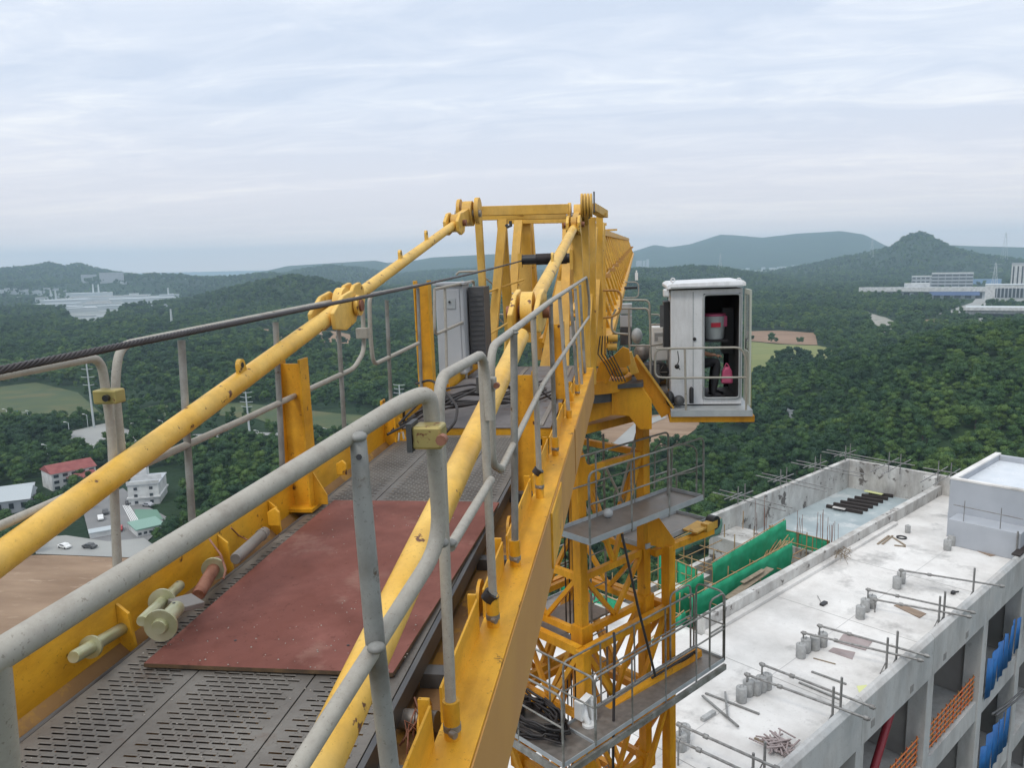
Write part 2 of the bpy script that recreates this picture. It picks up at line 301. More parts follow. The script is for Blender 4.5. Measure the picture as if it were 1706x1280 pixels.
# ------------------------------------------------------------------ terrain
def wsin(x, y, sc, seed, n=7):
    rg = np.random.default_rng(seed); out = 0
    for i in range(n):
        a = rg.uniform(0, 2 * math.pi); k = 2 * math.pi / sc * rg.uniform(.6, 1.6); out = out + np.sin(k * (x * math.cos(a) + y * math.sin(a)) + rg.uniform(0, 6.28))
    return out / n * 1.6
def azel(px, py):
    v = w(px, py); return math.atan2(v[0], v[1]), v[2] / math.hypot(v[0], v[1])
RIDGES = [  # distance, width before, width behind, silhouette in picture pixels, roughness
    (4300, 900, 1500, [(-300, 452), (0, 447), (45, 444), (85, 437), (110, 444), (130, 437), (160, 447), (195, 453), (235, 459), (290, 470)], .5),
    (3300, 500, 900, [(-300, 470), (60, 472), (150, 466), (205, 459), (250, 458), (300, 459), (330, 463), (380, 462), (450, 455), (520, 464)], .6),
    (6300, 900, 1500, [(380, 462), (440, 452), (480, 443), (560, 438), (625, 434), (645, 438), (690, 434), (720, 429), (775, 426), (830, 423), (900, 426), (960, 432), (1060, 436)], .4),
    (4200, 700, 1200, [(420, 470), (460, 458), (500, 448), (545, 441), (600, 445), (660, 456), (720, 450), (800, 446), (900, 452), (1000, 456), (1080, 452)], .5),
    (1750, 330, 700, [(250, 540), (300, 517), (360, 497), (420, 482), (490, 468), (530, 473), (570, 485), (620, 493), (700, 493), (760, 500), (900, 495), (1000, 480), (1060, 472), (1100, 480)], .8),
    (7300, 1200, 1500, [(1000, 438), (1030, 428), (1055, 419), (1090, 408), (1115, 412), (1150, 407), (1200, 391), (1225, 392), (1270, 396), (1330, 389), (1370, 387), (1400, 385), (1440, 391), (1475, 409), (1530, 424), (1600, 430)], .35),
    (3600, 700, 1500, [(1200, 462), (1270, 457), (1330, 445), (1400, 430), (1450, 420), (1480, 413), (1505, 396), (1520, 390), (1532, 387), (1545, 391), (1560, 399), (1585, 412), (1620, 421), (1640, 426), (1720, 436), (1800, 450)], .6),
    (6500, 800, 1500, [(1540, 424), (1580, 408), (1620, 410), (1706, 412), (1850, 405), (2000, 420)], .4),
    (2500, 400, 800, [(1030, 464), (1060, 453), (1100, 455), (1150, 449), (1200, 452), (1260, 463), (1320, 472), (1400, 476), (1500, 482), (1550, 486)], .8),
    (1500, 260, 420, [(1180, 520), (1240, 505), (1300, 500), (1400, 512), (1470, 520), (1560, 548)], .9),
    (490, 165, 190, [(1180, 730), (1235, 695), (1285, 655), (1360, 632), (1467, 612), (1530, 588), (1600, 571), (1706, 560), (1800, 556), (2000, 566)], .5),
]
_RD = []
for d, w0, w1, prof, rgh in RIDGES:
    if 3000 < d < 4600: prof = [(x, y + 5) for x, y in prof]      # room for the height of the trees on top
    az = np.array([azel(*p)[0] for p in prof]); el = np.array([azel(*p)[1] for p in prof]); hh = np.maximum(CAMH + el * d, 0)
    e = .05
    az = np.concatenate([[az[0] - e], az, [az[-1] + e]]); hh = np.concatenate([[0], hh, [0]]); _RD.append((d, w0, w1, az, hh, rgh))
def raw_h(x, y):
    x = np.asarray(x, float); y = np.asarray(y, float); r = np.hypot(x, y); az = np.arctan2(x, y)
    h = (wsin(x, y, 420, 1) * 5 + wsin(x, y, 150, 2) * 2) * np.clip((r - 330) / 500, 0, 1) + 3 * np.clip((r - 330) / 500, 0, 1)
    for d, w0, w1, a, hh, rg in _RD:
        H_ = np.interp(az, a, hh, left=0, right=0)
        wv = np.where(r < d, w0, w1)
        n = wsin(x, y, d * .22, int(d)) * .5 + wsin(x, y, d * .09, int(d) + 1) * .22 + wsin(x, y, d * .04, int(d) + 2) * .1
        q = (r - d) / wv
        near = 1 - np.exp(-q * q * 1.5)
        g = np.exp(-q * q) * (1 + rg * n * near * .8) + .012 * n * rg
        h = np.maximum(h, H_ * np.clip(g, 0, 1.0))
    return h
PADS = []      # x, y, radius, z
def hgt(x, y):
    h = raw_h(x, y); x = np.asarray(x, float); y = np.asarray(y, float)
    for X, Y, rad, Z in PADS:
        d = np.hypot(x - X, y - Y) / rad; t = np.clip((1.5 - d) / .5, 0, 1); t = t * t * (3 - 2 * t); h = h * (1 - t) + Z * t
    return h
def g_flat(px, py, z=0.):
    v = w(px, py); s = (z - CAMH) / v[2]; return v[0] * s, v[1] * s
def pad(px, py, rad, z=0.):
    X, Y = g_flat(px, py, z); PADS.append((X, Y, rad, z)); return X, Y
def gnd(px, py):
    v = w(px, py); v = v / math.hypot(v[0], v[1]); r = np.geomspace(60, 11000, 2600)
    z = CAMH + v[2] * r; hh = hgt(v[0] * r, v[1] * r); k = np.argmax(z <= hh)
    if z[k] > hh[k]: k = len(r) - 1
    return v[0] * r[k], v[1] * r[k], float(hh[k])
for q in [(120, 800, 90), (235, 840, 70), (120, 985, 90), (90, 690, 160), (20, 870, 60), (190, 730, 70), (1310, 585, 150), (1080, 715, 70)]: pad(*q)
pad(150, 505, 420); pad(60, 480, 500)
pad(1545, 490, 330, 6); pad(1680, 505, 170, 6); pad(1690, 470, 250, 6)
# ground sheet
def build_ground():
    az = np.concatenate([np.linspace(-180, -62, 40), np.linspace(-60, 60, 560), np.linspace(62, 180, 40)[:-1]]) * math.pi / 180
    rr = np.concatenate([[0], np.geomspace(25, 13000, 300), [22000, 45000]])
    A, Rr = np.meshgrid(az, rr); X = Rr * np.sin(A); Y = Rr * np.cos(A); Z = hgt(X, Y); Z[Rr > 12500] = 0
    n = len(az); V = np.stack([X, Y, Z], -1).reshape(-1, 3); i = np.arange(len(rr) - 1)[:, None]; k = np.arange(n)[None, :]
    a = i * n + k; bb = i * n + (k + 1) % n; F_ = np.stack([a, a + n, bb + n, bb], -1).reshape(-1, 4)
    me = D.meshes.new('ground'); me.from_pydata(V.tolist(), [], F_.tolist()); me.polygons.foreach_set('use_smooth', [True] * len(me.polygons))
    gm = mat('forest_floor', (.016, .034, .018), .95, col2=(.032, .058, .024), nscale=.010, ndet=9, lo=.38, hi=.66, coord='World', bump=6, bscale=.05, spec=.1)
    me.materials.append(gm); o = D.objects.new('ground', me); COL.objects.link(o); props(o, kind='structure')
build_ground()
CLEAR = []     # polygons (xy) without trees
def inside(poly, x, y):
    c_ = np.zeros(np.shape(x), bool); n = len(poly)
    for i in range(n):
        x1, y1 = poly[i]; x2, y2 = poly[(i + 1) % n]
        with np.errstate(divide='ignore', invalid='ignore'):
            c_ ^= ((y1 > y) != (y2 > y)) & (x < (x2 - x1) * (y - y1) / (y2 - y1 + 1e-12) + x1)
    return c_
def patch(name, pix, mt, up=.25, kind='structure', clear=True, n=14, label=None, cat=None):
    """ground cover laid over the terrain inside a polygon"""
    import bmesh
    P = [gnd(*p) for p in pix]; bm = bmesh.new(); vs = [bm.verts.new((p[0], p[1], 0)) for p in P]
    bm.faces.new(vs); bmesh.ops.triangulate(bm, faces=bm.faces[:])
    for _ in range(4):
        L = max((max(x.x for x in [v.co for v in bm.verts]) - min(v.co.x for v in bm.verts)) / n, 4)
        es = [e for e in bm.edges if e.calc_length() > L * 1.5]
        if not es: break
        bmesh.ops.subdivide_edges(bm, edges=es, cuts=1); bmesh.ops.triangulate(bm, faces=bm.faces[:])
    for v in bm.verts: v.co.z = float(hgt(v.co.x, v.co.y)) + up
    me = D.meshes.new(name); bm.normal_update(); bm.to_mesh(me); bm.free(); me.materials.append(mt)
    o = D.objects.new(name, me); COL.objects.link(o); props(o, label, cat, None, kind)
    if clear: CLEAR.append([(p[0], p[1]) for p in P])
    return o
patch('dirt_field', [(-120, 945), (60, 927), (130, 928), (250, 918), (330, 900), (420, 960), (430, 1180), (200, 1280), (-120, 1280)], SOIL, .3)
patch('brown_field', [(1238, 553), (1300, 552), (1358, 556), (1362, 576), (1300, 574), (1238, 568)], FIELDB, .6)
patch('crop_field', [(1238, 569), (1300, 575), (1362, 577), (1400, 585), (1390, 600), (1300, 600), (1245, 640), (1238, 640)], FIELD, .6)
patch('meadow', [(-80, 655), (60, 638), (130, 655), (180, 700), (100, 705), (-80, 700)], GRASS, .3)
patch('meadow', [(205, 700), (330, 690), (430, 700), (520, 735), (690, 735), (700, 700), (560, 690), (400, 672), (250, 678)], GRASS, .3)
patch('road', [(110, 722), (180, 706), (215, 718), (215, 745), (165, 750), (120, 745)], ROADM, .5)
patch('road', [(215, 730), (420, 722), (700, 728), (700, 731), (420, 727), (215, 740)], ROADM, .5)
patch('parking_yard', [(150, 838), (205, 815), (232, 838), (285, 868), (245, 905), (222, 922), (150, 900), (140, 860)], ASPH, .4)
patch('lane', [(55, 900), (110, 895), (180, 905), (240, 900), (262, 915), (215, 932), (60, 926)], ROADM, .5)
patch('sports_court', [(224, 852), (262, 852), (272, 868), (228, 872)], mat('green_court', (.13, .24, .18), .9, coord='World'), .55)
patch('construction_dirt', [(985, 745), (1010, 700), (1100, 692), (1165, 696), (1165, 712), (1120, 745), (1020, 760)], SOIL, .3)
patch('access_road', [(1000, 760), (1060, 705), (1100, 694), (1112, 697), (1075, 712), (1030, 765)], ROADM, .5)
patch('excavated_slope', [(425, 548), (500, 553), (590, 560), (585, 575), (500, 570), (430, 560)], SOIL, .6)
patch('cut_slope', [(1438, 520), (1475, 530), (1522, 551), (1465, 557)], ROCK, 1)
patch('industrial_road', [(1560, 524), (1620, 505), (1640, 480), (1650, 470), (1672, 472), (1660, 505), (1610, 528)], ROADM, .8)
patch('factory_yard', [(50, 515), (120, 490), (290, 492), (295, 505), (200, 520), (160, 545), (120, 540), (110, 520)], mat('pale_yard', (.28, .30, .30), .9, col2=(.18, .2, .19), nscale=.02, coord='World'), .8)
patch('bare_clearing', [(1528, 535), (1560, 532), (1580, 545), (1540, 548)], SOIL, .8)
# ------------------------------------------------------------------ trees
def leaf_mat(name, c1, c2, c3):
    mt = D.materials.new(name); mt.use_nodes = True; t = mt.node_tree; L = t.links.new; bs = t.nodes['Principled BSDF']
    g = nd(t, 'ShaderNodeNewGeometry'); oi = nd(t, 'ShaderNodeObjectInfo')
    n = nd(t, 'ShaderNodeTexNoise'); L(g.outputs['Position'], n.inputs['Vector']); n.inputs['Scale'].default_value = .012; n.inputs['Detail'].default_value = 3
    n2 = nd(t, 'ShaderNodeTexNoise'); L(g.outputs['Position'], n2.inputs['Vector']); n2.inputs['Scale'].default_value = .16; n2.inputs['Detail'].default_value = 2
    a = nd(t, 'ShaderNodeMath', operation='MULTIPLY_ADD'); L(oi.outputs['Random'], a.inputs[0]); a.inputs[1].default_value = .22; L(n.outputs[0], a.inputs[2])
    a2 = nd(t, 'ShaderNodeMath', operation='MULTIPLY_ADD'); L(n2.outputs[0], a2.inputs[0]); a2.inputs[1].default_value = .26; L(a.outputs[0], a2.inputs[2])
    r = nd(t, 'ShaderNodeValToRGB'); L(a2.outputs[0], r.inputs[0]); e = r.color_ramp.elements
    e[0].position = .56; e[0].color = (*c1, 1); e[1].position = .92; e[1].color = (*c3, 1); q = e.new(.74); q.color = (*c2, 1)
    L(r.outputs[0], bs.inputs['Base Color']); bs.inputs['Roughness'].default_value = .7; bs.inputs['Specular IOR Level'].default_value = .25
    return mt
LEAF = leaf_mat('leaves', (.022, .058, .018), (.046, .100, .024), (.090, .150, .032))
LEAFD = leaf_mat('dark_leaves', (.014, .042, .018), (.026, .066, .024), (.048, .100, .03))
def crown_mesh(name, seed, hgt_=8.5, rad=3.0, nl=720, size=.42, narrow=False, mt=LEAF):
    rg = np.random.default_rng(seed); mb = MB(); lobes = []
    for i in range(9 if not narrow else 5):
        a = rg.uniform(0, 6.28); rr = rg.uniform(.1, .55) * rad; z = hgt_ * rg.uniform(.45, .82)
        lobes.append((rr * math.cos(a), rr * math.sin(a), z, rg.uniform(.42, .62) * rad))
    lobes.append((0, 0, hgt_ * .78, rad * .5))
    for (x, y, z, q) in lobes: mb.sphere((x, y, z), q * .72, 7, 5, (1, 1, .85))
    mb.sm = [False] * len(mb.sm)
    for i in range(nl):
        x, y, z, q = lobes[rg.integers(len(lobes))]; d = rg.normal(size=3); d /= np.linalg.norm(d); d[2] = abs(d[2]) * .9 + .1 * d[2]
        p = np.array([x, y, z]) + d * q * rg.uniform(.72, 1.12) * np.array([1, 1, .85]); nn = nrm(d + rg.normal(size=3) * .55)
        _, s_, u_ = _basis(nn); th = rg.uniform(0, 6.28); a_ = s_ * math.cos(th) + u_ * math.sin(th); b_ = np.cross(nn, a_)
        k = size * rg.uniform(.55, 1.25); mb.add([p - a_ * k * .6, p + b_ * k * .45, p + a_ * k * .6, p - b_ * k * .45], [(0, 1, 2, 3)])
    return mb.mesh(name, mt)
def trunk_mesh():
    mb = MB(); mb.tube([(0, 0, -1), (.05, 0, 1.5), (0, .08, 3.5), (.1, .1, 5.8)], [.28, .2, .15, .07], 6)
    for a in (0.3, 2.2, 4.4): mb.tube([(0, .05, 3), (math.cos(a) * .8, math.sin(a) * .8, 4.3), (math.cos(a) * 1.5, math.sin(a) * 1.5, 5.2)], [.1, .07, .03], 5)
    return mb.mesh('tree_trunk', BARK)
CROWNS = [crown_mesh('crown', 11), crown_mesh('crown', 12, 9.5, 2.8), crown_mesh('crown', 13, 7.2, 3.4, mt=LEAFD), crown_mesh('crown', 14, 8.8, 3.2, mt=LEAFD), crown_mesh('crown', 15, 10.5, 2.2, 480, .44, True)]
TRUNK = trunk_mesh()
tcol = D.collections.new('tree_kinds')
for i, me in enumerate(CROWNS):
    o = D.objects.new('crown_kind', me); tcol.objects.link(o)
def project(x, y, z):
    v = np.stack([x, y, z - CAMH], -1) @ R      # world -> camera components
    return 853 + F * v[..., 0] / v[..., 1], 640 - F * v[..., 2] / v[..., 1]
def scatter():
    P = []
    for r0, r1, sp, sc in ((120, 650, 3.75, .80), (650, 1400, 6.6, 1.15), (1400, 2900, 12.5, 1.55), (2900, 4700, 21, 1.9)):
        nn = int(.5 * 1.42 * (r1 * r1 - r0 * r0) / (sp * sp) * 1.0); rg = np.random.default_rng(int(r0))
        r = np.sqrt(rg.uniform(r0 * r0, r1 * r1, nn)); a = rg.uniform(-.88, .56, nn); x = r * np.sin(a); y = r * np.cos(a)
        P.append(np.stack([x, y, np.full(nn, sc) * (.66 + .75 * rg.uniform(0, 1, nn) ** 1.5)], -1))
    P = np.concatenate(P); x, y, s = P.T; keep = np.ones(len(x), bool)
    for pl in CLEAR: keep &= ~inside(pl, x, y)
    r = np.hypot(x, y)
    for (X, Y, rad) in NOTREE: keep &= np.hypot(x - X, y - Y) > rad
    for (X, Y, rad) in SPARSE: keep &= (np.hypot(x - X, y - Y) > rad) | (RNG.uniform(size=len(x)) < .16)
    ub, vb = x * bu[0] + y * bu[1], x * bv[0] + y * bv[1]
    keep &= ~((ub > -10) & (ub < 75) & (vb > 0) & (vb < 40))
    x, y, s = x[keep], y[keep], s[keep]; z = hgt(x, y)
    return x, y, z, s
NOTREE, SPARSE = [], []
for q in [(120, 800, 16), (150, 795, 14), (235, 825, 22), (235, 800, 18), (20, 840, 20), (180, 893, 10), (245, 882, 14), (190, 870, 20)]: NOTREE.append((*g_flat(q[0], q[1]), q[2]))
for q in [(150, 505, 330), (60, 478, 260)]: SPARSE.append((*g_flat(q[0], q[1]), q[2]))
SPARSE.append((*g_flat(100, 670), 70)); SPARSE.append((*g_flat(450, 700), 60)); SPARSE.append((*g_flat(1160, 725), 30))
for q in [(1545, 486, 140), (1660, 505, 95), (1690, 480, 120), (1560, 475, 150), (1600, 500, 100)]: NOTREE.append((*g_flat(q[0], q[1], 6), q[2]))
tx, ty, tz, ts = scatter()
ppx, ppy = project(tx, ty, tz + 6); dist = np.hypot(tx, ty)
vis = (ppx > 0) & (ppx < 1706) & (ppy > 0) & (ppy < 1280)
# the slewing crane and building hide much of the middle; rank the rest by size in the picture
freew = ((ppx > 1255) & (ppy < 760)) | ((ppx > 1130) & (ppy > 700) & (ppy < 800)) | ((ppx < 700) & (ppy < 930))
order = np.argsort(np.where(vis & freew, dist / ts, 1e9))[:300]
crown_ids = RNG.choice(5, len(tx), p=[.24, .2, .18, .22, .16])
LOOK = ['round leafy', 'tall leafy', 'low spreading dark green', 'dark green', 'slender upright']
def tree_zone(x, y):
    if x < 850:
        if y > 885: return 'green tree by the edge of the brown dirt field', 'trees by the dirt field'
        if 770 < y and x < 70: return 'green tree beside the pale villa at the far left', 'trees by the villa'
        if 740 < y and x < 175: return 'green tree near the red roofed white building', 'trees by the red roofed building'
        if 740 < y and x < 300: return 'green tree near the tiered white building and its yard', 'trees by the tiered building'
        if x < 200: return 'green tree below the meadow, behind the leftmost handrail', 'trees below the meadow'
        if x < 330: return 'green tree right of the yard under the yellow rod', 'trees right of the yard'
        if x < 480: return 'green tree between grey posts left of the first I post', 'trees left of the first I post'
        if x < 600: return 'green tree just right of the nearest yellow I post', 'trees right of the first I post'
        return 'green tree seen left of the grey cabinet behind the handrail', 'trees left of the cabinet'
    if x < 1180: return 'green tree between the crane cab and the upper grey platform', 'trees under the cab'
    if x < 1290: return 'green tree above the near end of the left roof wall', 'trees above the near end of the left wall'
    if x < 1420: return 'green tree behind the far corner of the left roof wall', 'trees behind the far roof corner'
    if x < 1560: return 'green tree behind the end wall of the roof', 'trees behind the end wall'
    return 'green tree in the dense wood behind the grey penthouse', 'trees behind the penthouse'
for i in order:
    zl, zg = tree_zone(ppx[i], ppy[i]); lk = LOOK[crown_ids[i]]
    o = D.objects.new('tree', None); COL.objects.link(o); o.location = (tx[i], ty[i], tz[i] - .2); o.rotation_euler = (0, 0, RNG.uniform(0, 6.28))
    k = ts[i]; o.scale = (k, k, k * RNG.uniform(.9, 1.15)); props(o, zl.replace('green tree', lk + ' tree'), 'tree', lk + ' ' + zg)
    for nm, me in (('crown', CROWNS[crown_ids[i]]), ('trunk', TRUNK)):
        q = D.objects.new(nm, me); COL.objects.link(q); q.parent = o
rest = np.setdiff1d(np.arange(len(tx)), order)
def forest(idx):
    me = D.meshes.new('forest'); n = len(idx)
    me.from_pydata(np.stack([tx[idx], ty[idx], tz[idx] - .3], -1).tolist(), [], [])
    for nm, ty_, val in (('rz', 'FLOAT', RNG.uniform(0, 6.28, n)), ('sc', 'FLOAT', ts[idx]), ('kind', 'INT', crown_ids[idx])):
        at = me.attributes.new(nm, ty_, 'POINT'); at.data.foreach_set('value', val.astype(np.float32 if ty_ == 'FLOAT' else np.int32))
    o = D.objects.new('forest', me); COL.objects.link(o); props(o, 'dense green forest covering the hills and valleys all round', 'forest', None, 'stuff')
    ng = D.node_groups.new('forest_scatter', 'GeometryNodeTree'); ng.interface.new_socket('Geometry', in_out='INPUT', socket_type='NodeSocketGeometry')
    ng.interface.new_socket('Geometry', in_out='OUTPUT', socket_type='NodeSocketGeometry'); L = ng.links.new; N = ng.nodes.new
    gi, go = N('NodeGroupInput'), N('NodeGroupOutput'); ip = N('GeometryNodeInstanceOnPoints'); ci = N('GeometryNodeCollectionInfo')
    ci.inputs['Collection'].default_value = tcol; ci.inputs['Separate Children'].default_value = True; ci.inputs['Reset Children'].default_value = True
    def attr(nm, dt):
        a = N('GeometryNodeInputNamedAttribute'); a.data_type = dt; a.inputs['Name'].default_value = nm; return a.outputs[0]
    cx = N('ShaderNodeCombineXYZ'); L(attr('rz', 'FLOAT'), cx.inputs[2])
    L(gi.outputs[0], ip.inputs['Points']); L(ci.outputs[0], ip.inputs['Instance']); ip.inputs['Pick Instance'].default_value = True
    L(attr('kind', 'INT'), ip.inputs['Instance Index']); L(cx.outputs[0], ip.inputs['Rotation']); L(attr('sc', 'FLOAT'), ip.inputs['Scale'])
    L(ip.outputs[0], go.inputs[0]); md = o.modifiers.new('scatter', 'NODES'); md.node_group = ng
forest(rest)
print('trees', len(tx))
# ------------------------------------------------------------------ haze
hz = MB().box(-9800, 9800, -1500, 12400, -2, 420)
hm = D.materials.new('haze'); hm.use_nodes = True; t = hm.node_tree; t.nodes.clear(); o_ = nd(t, 'ShaderNodeOutputMaterial'); vp = nd(t, 'ShaderNodeVolumePrincipled')
vp.inputs['Color'].default_value = (.64, .84, 1.0, 1); vp.inputs['Density'].default_value = 1.3e-4; vp.inputs['Anisotropy'].default_value = .1
t.links.new(vp.outputs[0], o_.inputs['Volume'])
solo('haze', hz, hm, None, None, (0, 0, 0), kind='stuff').location = (0, 0, 0)
# ------------------------------------------------------------------ far buildings (world frame, z relative to the ground)
def bldg(name, label, px, py, wpx, hpx, depth, mats, rot=0, cat='building', group=None, roofm=None, gable=False, wins=None, z=None, zoff=0):
    """box building whose base centre is seen at (px, py); width and height given in picture pixels at that distance"""
    if z is None: X, Y, Z = gnd(px, py)
    else: X, Y = g_flat(px, py, z); Z = z
    r = math.hypot(X, Y); W_, H_ = wpx / F * r, hpx / F * r; face = math.atan2(X, Y) + rot
    Fr = np.array([[math.cos(face), -math.sin(face), 0], [math.sin(face), math.cos(face), 0], [0, 0, 1]])
    base = Fr @ np.array([X, Y, Z - CAMH + zoff]); t = Thing(name, label, cat, base, Fr, group); bx, by, bz_ = base
    mb = MB().box(bx - W_ / 2, bx + W_ / 2, by, by + depth, bz_ - 6, bz_ + H_); t.part('wall', mb, mats)
    if gable:
        mb = MB().prism([(bx - W_ / 2 - .5, by - .6, bz_ + H_ + .05), (bx - W_ / 2 - .5, by + depth / 2, bz_ + H_ + depth * .22), (bx - W_ / 2 - .5, by + depth + .6, bz_ + H_ + .05)], (W_ + 1, 0, 0))
        t.part('roof', mb, roofm)
    else:
        mb = MB().box(bx - W_ / 2 - .3, bx + W_ / 2 + .3, by - .3, by + depth + .3, bz_ + H_ + .02, bz_ + H_ + max(.4, H_ * .05)); t.part('roof', mb, roofm or mats)
    if wins:
        cols, rows, ww, wh = wins
        for i in range(cols):
            for j in range(rows):
                x = bx - W_ / 2 + W_ * (i + .5) / cols; z_ = bz_ + H_ * (j + .5) / rows
                t.part('window', MB().box(x - W_ / cols * ww / 2, x + W_ / cols * ww / 2, by - .12, by + .1, z_ - H_ / rows * wh / 2, z_ + H_ / rows * wh / 2), WIN)
    t.W, t.H, t.d = W_, H_, depth
    return t
bldg('school_building', 'white three storey building with red roof at the left, among trees', 126, 812, 60, 26, 12, HOUSEW, -.3, roofm=REDROOF, gable=True, wins=(5, 3, .55, .5), z=0)
bldg('side_wing', 'small lower wing with dark red gabled roof beside the red roofed white building', 158, 818, 26, 16, 13, HOUSEW, -.5, roofm=REDROOF, gable=True, wins=(2, 2, .5, .5), z=0)
t = bldg('tiered_white_building', 'white block with flat stepped roof, right of the yard and the red roofed building', 241, 842, 44, 32, 15, HOUSEW, .22, roofm=HOUSEG, wins=(2, 3, .22, .4), z=0)
bx, by, bz_ = t.base
t.part('roof_parapet', MB().box(bx - t.W / 2, bx + t.W / 2, by + 6, by + 6.3, bz_ + t.H, bz_ + t.H + 2.2), HOUSEW); t.part('stair_tower', MB().box(bx - t.W / 2 + .5, bx - t.W / 2 + 5, by + 8, by + 13, bz_ + t.H, bz_ + t.H + 4.2), HOUSEW)
t.part('ledge', MB().box(bx - t.W / 2 - .5, bx + t.W / 2 + .5, by - .5, by + 15.5, bz_ + t.H * .35, bz_ + t.H * .42), HOUSEW); t.part('parapet', MB().box(bx - t.W / 2 - .3, bx + t.W / 2 + .3, by - .3, by + 0.1, bz_ + t.H * 1.05, bz_ + t.H + 1.6), HOUSEW)
t = bldg('pale_villa', 'pale villa with purple grey gable at the left edge', 12, 872, 60, 32, 14, HOUSEG, .2, roofm=SHEDG, gable=True, wins=(4, 2, .4, .5), z=0)
bldg('villa_annex', 'small white annex with purple gabled roof beside the pale villa', 42, 862, 22, 20, 9, HOUSEW, .5, roofm=mat('purple_roof', (.16, .10, .19), .8), gable=True, wins=(2, 2, .4, .5), z=0)
bldg('low_shed', 'long low shed with pale roof at the far left edge', 8, 838, 70, 12, 12, HOUSEW, .1, roofm=SHEDG, z=0)
bldg('site_hut', 'white hoarding like hut beside the grey parking yard', 172, 896, 34, 9, 4, HOUSEW, -.05, roofm=SHEDG, z=0)
bldg('guard_house', 'white low building with red end wall below the tiered white building', 252, 892, 40, 12, 10, HOUSEW, -.25, roofm=mat('green_roof', (.2, .33, .27), .7), wins=(5, 1, .6, .3), z=0)
def car(px, py, rot, paint, label):
    X, Y = g_flat(px, py); Fr = np.array([[math.cos(rot), -math.sin(rot), 0], [math.sin(rot), math.cos(rot), 0], [0, 0, 1]]); base = Fr @ np.array([X, Y, .55 - CAMH]); x, y, z = base
    t = Thing('parked_car', label, 'car', base, Fr, 'cars by the yard')
    t.part('body', MB().prism([(x - 2.2, y - .9, z + .3), (x - 2.2, y - .9, z + .95), (x - 1.3, y - .9, z + 1.0), (x - .9, y - .9, z + 1.45), (x + .9, y - .9, z + 1.45), (x + 1.4, y - .9, z + .98), (x + 2.2, y - .9, z + .85), (x + 2.2, y - .9, z + .3)], (0, 1.8, 0)), paint, bev=.08)
    t.part('window', MB().box(x - .95, x + .95, y - .93, y + .93, z + 1.0, z + 1.35), WIN)
    for sx in (-1.35, 1.35):
        for sy in (-.85, .85): t.part('wheel', MB().cyl((x + sx, y + sy - .1, z + .32), (x + sx, y + sy + .1, z + .32), .33, 10), BLACKM)
car(108, 916, .3, WHITEP, 'white car on the lane beside the brown dirt field')
car(200, 886, 1.0, mat('red_car_paint', (.35, .03, .03), .3), 'small red car in the grey parking yard')
car(247, 846, .2, mat('silver_car_paint', (.5, .5, .52), .3, .5), 'silver car in front of the tiered white building')
for px, py, rt, mt, lb in ((168, 868, .9, WHITEP, 'white car parked along the left side of the grey yard'), (176, 858, .9, DARKM, 'dark car parked along the left side of the grey yard'), (214, 842, .9, DARKM, 'dark car beside the tiered white building, left of it'), (150, 916, .1, DARKM, 'dark car on the lane, right of the white one')): car(px, py, rt, mt, lb)
# yard lines
for i in range(5):
    p = [gnd(205 + i * 2.5 + k * (22 + i), 845 + k * 42) for k in (0, 1)]
    solo('parking_line', MB().beam((p[0][0], p[0][1], .5 - CAMH + .05), (p[1][0], p[1][1], .5 - CAMH + .05), .3, .05), LINE, None, None, (p[0][0], p[0][1], .5 - CAMH), kind='structure')
# far left factory
SH = [(92, 515, 70, 7, 40, SHEDW), (150, 497, 60, 7, 90, SHEDG), (185, 502, 100, 7, 60, SHEDW), (240, 505, 90, 7, 60, SHEDW), (138, 520, 38, 6, 30, SHEDW), (165, 512, 60, 5, 40, SHEDG), (110, 507, 60, 6, 60, SHEDW),
      (185, 531, 36, 4, 20, SHEDW), (140, 530, 30, 3, 20, SHEDG), (172, 545, 24, 4, 16, SHEDW), (195, 516, 50, 6, 30, SHEDG), (70, 503, 16, 6, 30, SHEDW), (290, 494, 10, 4, 20, SHEDW), (30, 500, 12, 4, 25, SHEDW), (25, 491, 16, 5, 40, SHEDG), (55, 492, 22, 5, 40, SHEDG), (5, 490, 10, 5, 30, SHEDW), (223, 496, 12, 6, 30, SHEDW)]
rg = np.random.default_rng(77)
SH += [(rg.uniform(65, 285), rg.uniform(494, 522), rg.uniform(12, 34), rg.uniform(3, 6), rg.uniform(18, 40), [SHEDW, SHEDG, HOUSEW][k % 3]) for k in range(26)]
for k, (px, py, ww, hh, dd, mt) in enumerate(SH):
    bldg('factory_shed', ['low pale', 'long grey', 'white roofed'][k % 3] + [' factory shed', ' works hall', ' warehouse'][(k // 3) % 3] + (' at the left end' if px < 110 else ' in the middle' if px < 190 else ' at the right end') + (', far row' if py < 503 else ', near row') + ' of the valley works', px, py, ww, hh, dd, mt, .1 * (k % 3 - 1), group='sheds of the works in the left valley', roofm=[SHEDG, SHEDW, ROADM][k % 3])
for px, py, hp in ((86, 502, 16), (94, 504, 17), (156, 490, 14), (165, 490, 14), (281, 493, 12)):
    X, Y, Z = gnd(px, py); r = math.hypot(X, Y); h = hp / F * r
    solo('chimney_stack', MB().cyl((X, Y, Z - CAMH - 3), (X, Y, Z - CAMH + h), 3.2, 10, 2.2), POLE, 'tall pale chimney of the factory in the left valley', 'chimney', (X, Y, Z - CAMH), group='factory chimneys')
for px, ww, hh, lab in ((149, 20, 11, 'pale apartment block on the hazy slope, the left one of two'), (187, 32, 14, 'wider pale apartment block on the hazy slope, the right one of two')):
    bldg('apartment_block', lab, px, 471, ww, hh, 40, HOUSEG, 0)
bldg('hillside_house', 'small white house on the hazy slope right of the apartment blocks', 206, 474, 9, 4, 20, SHEDW)
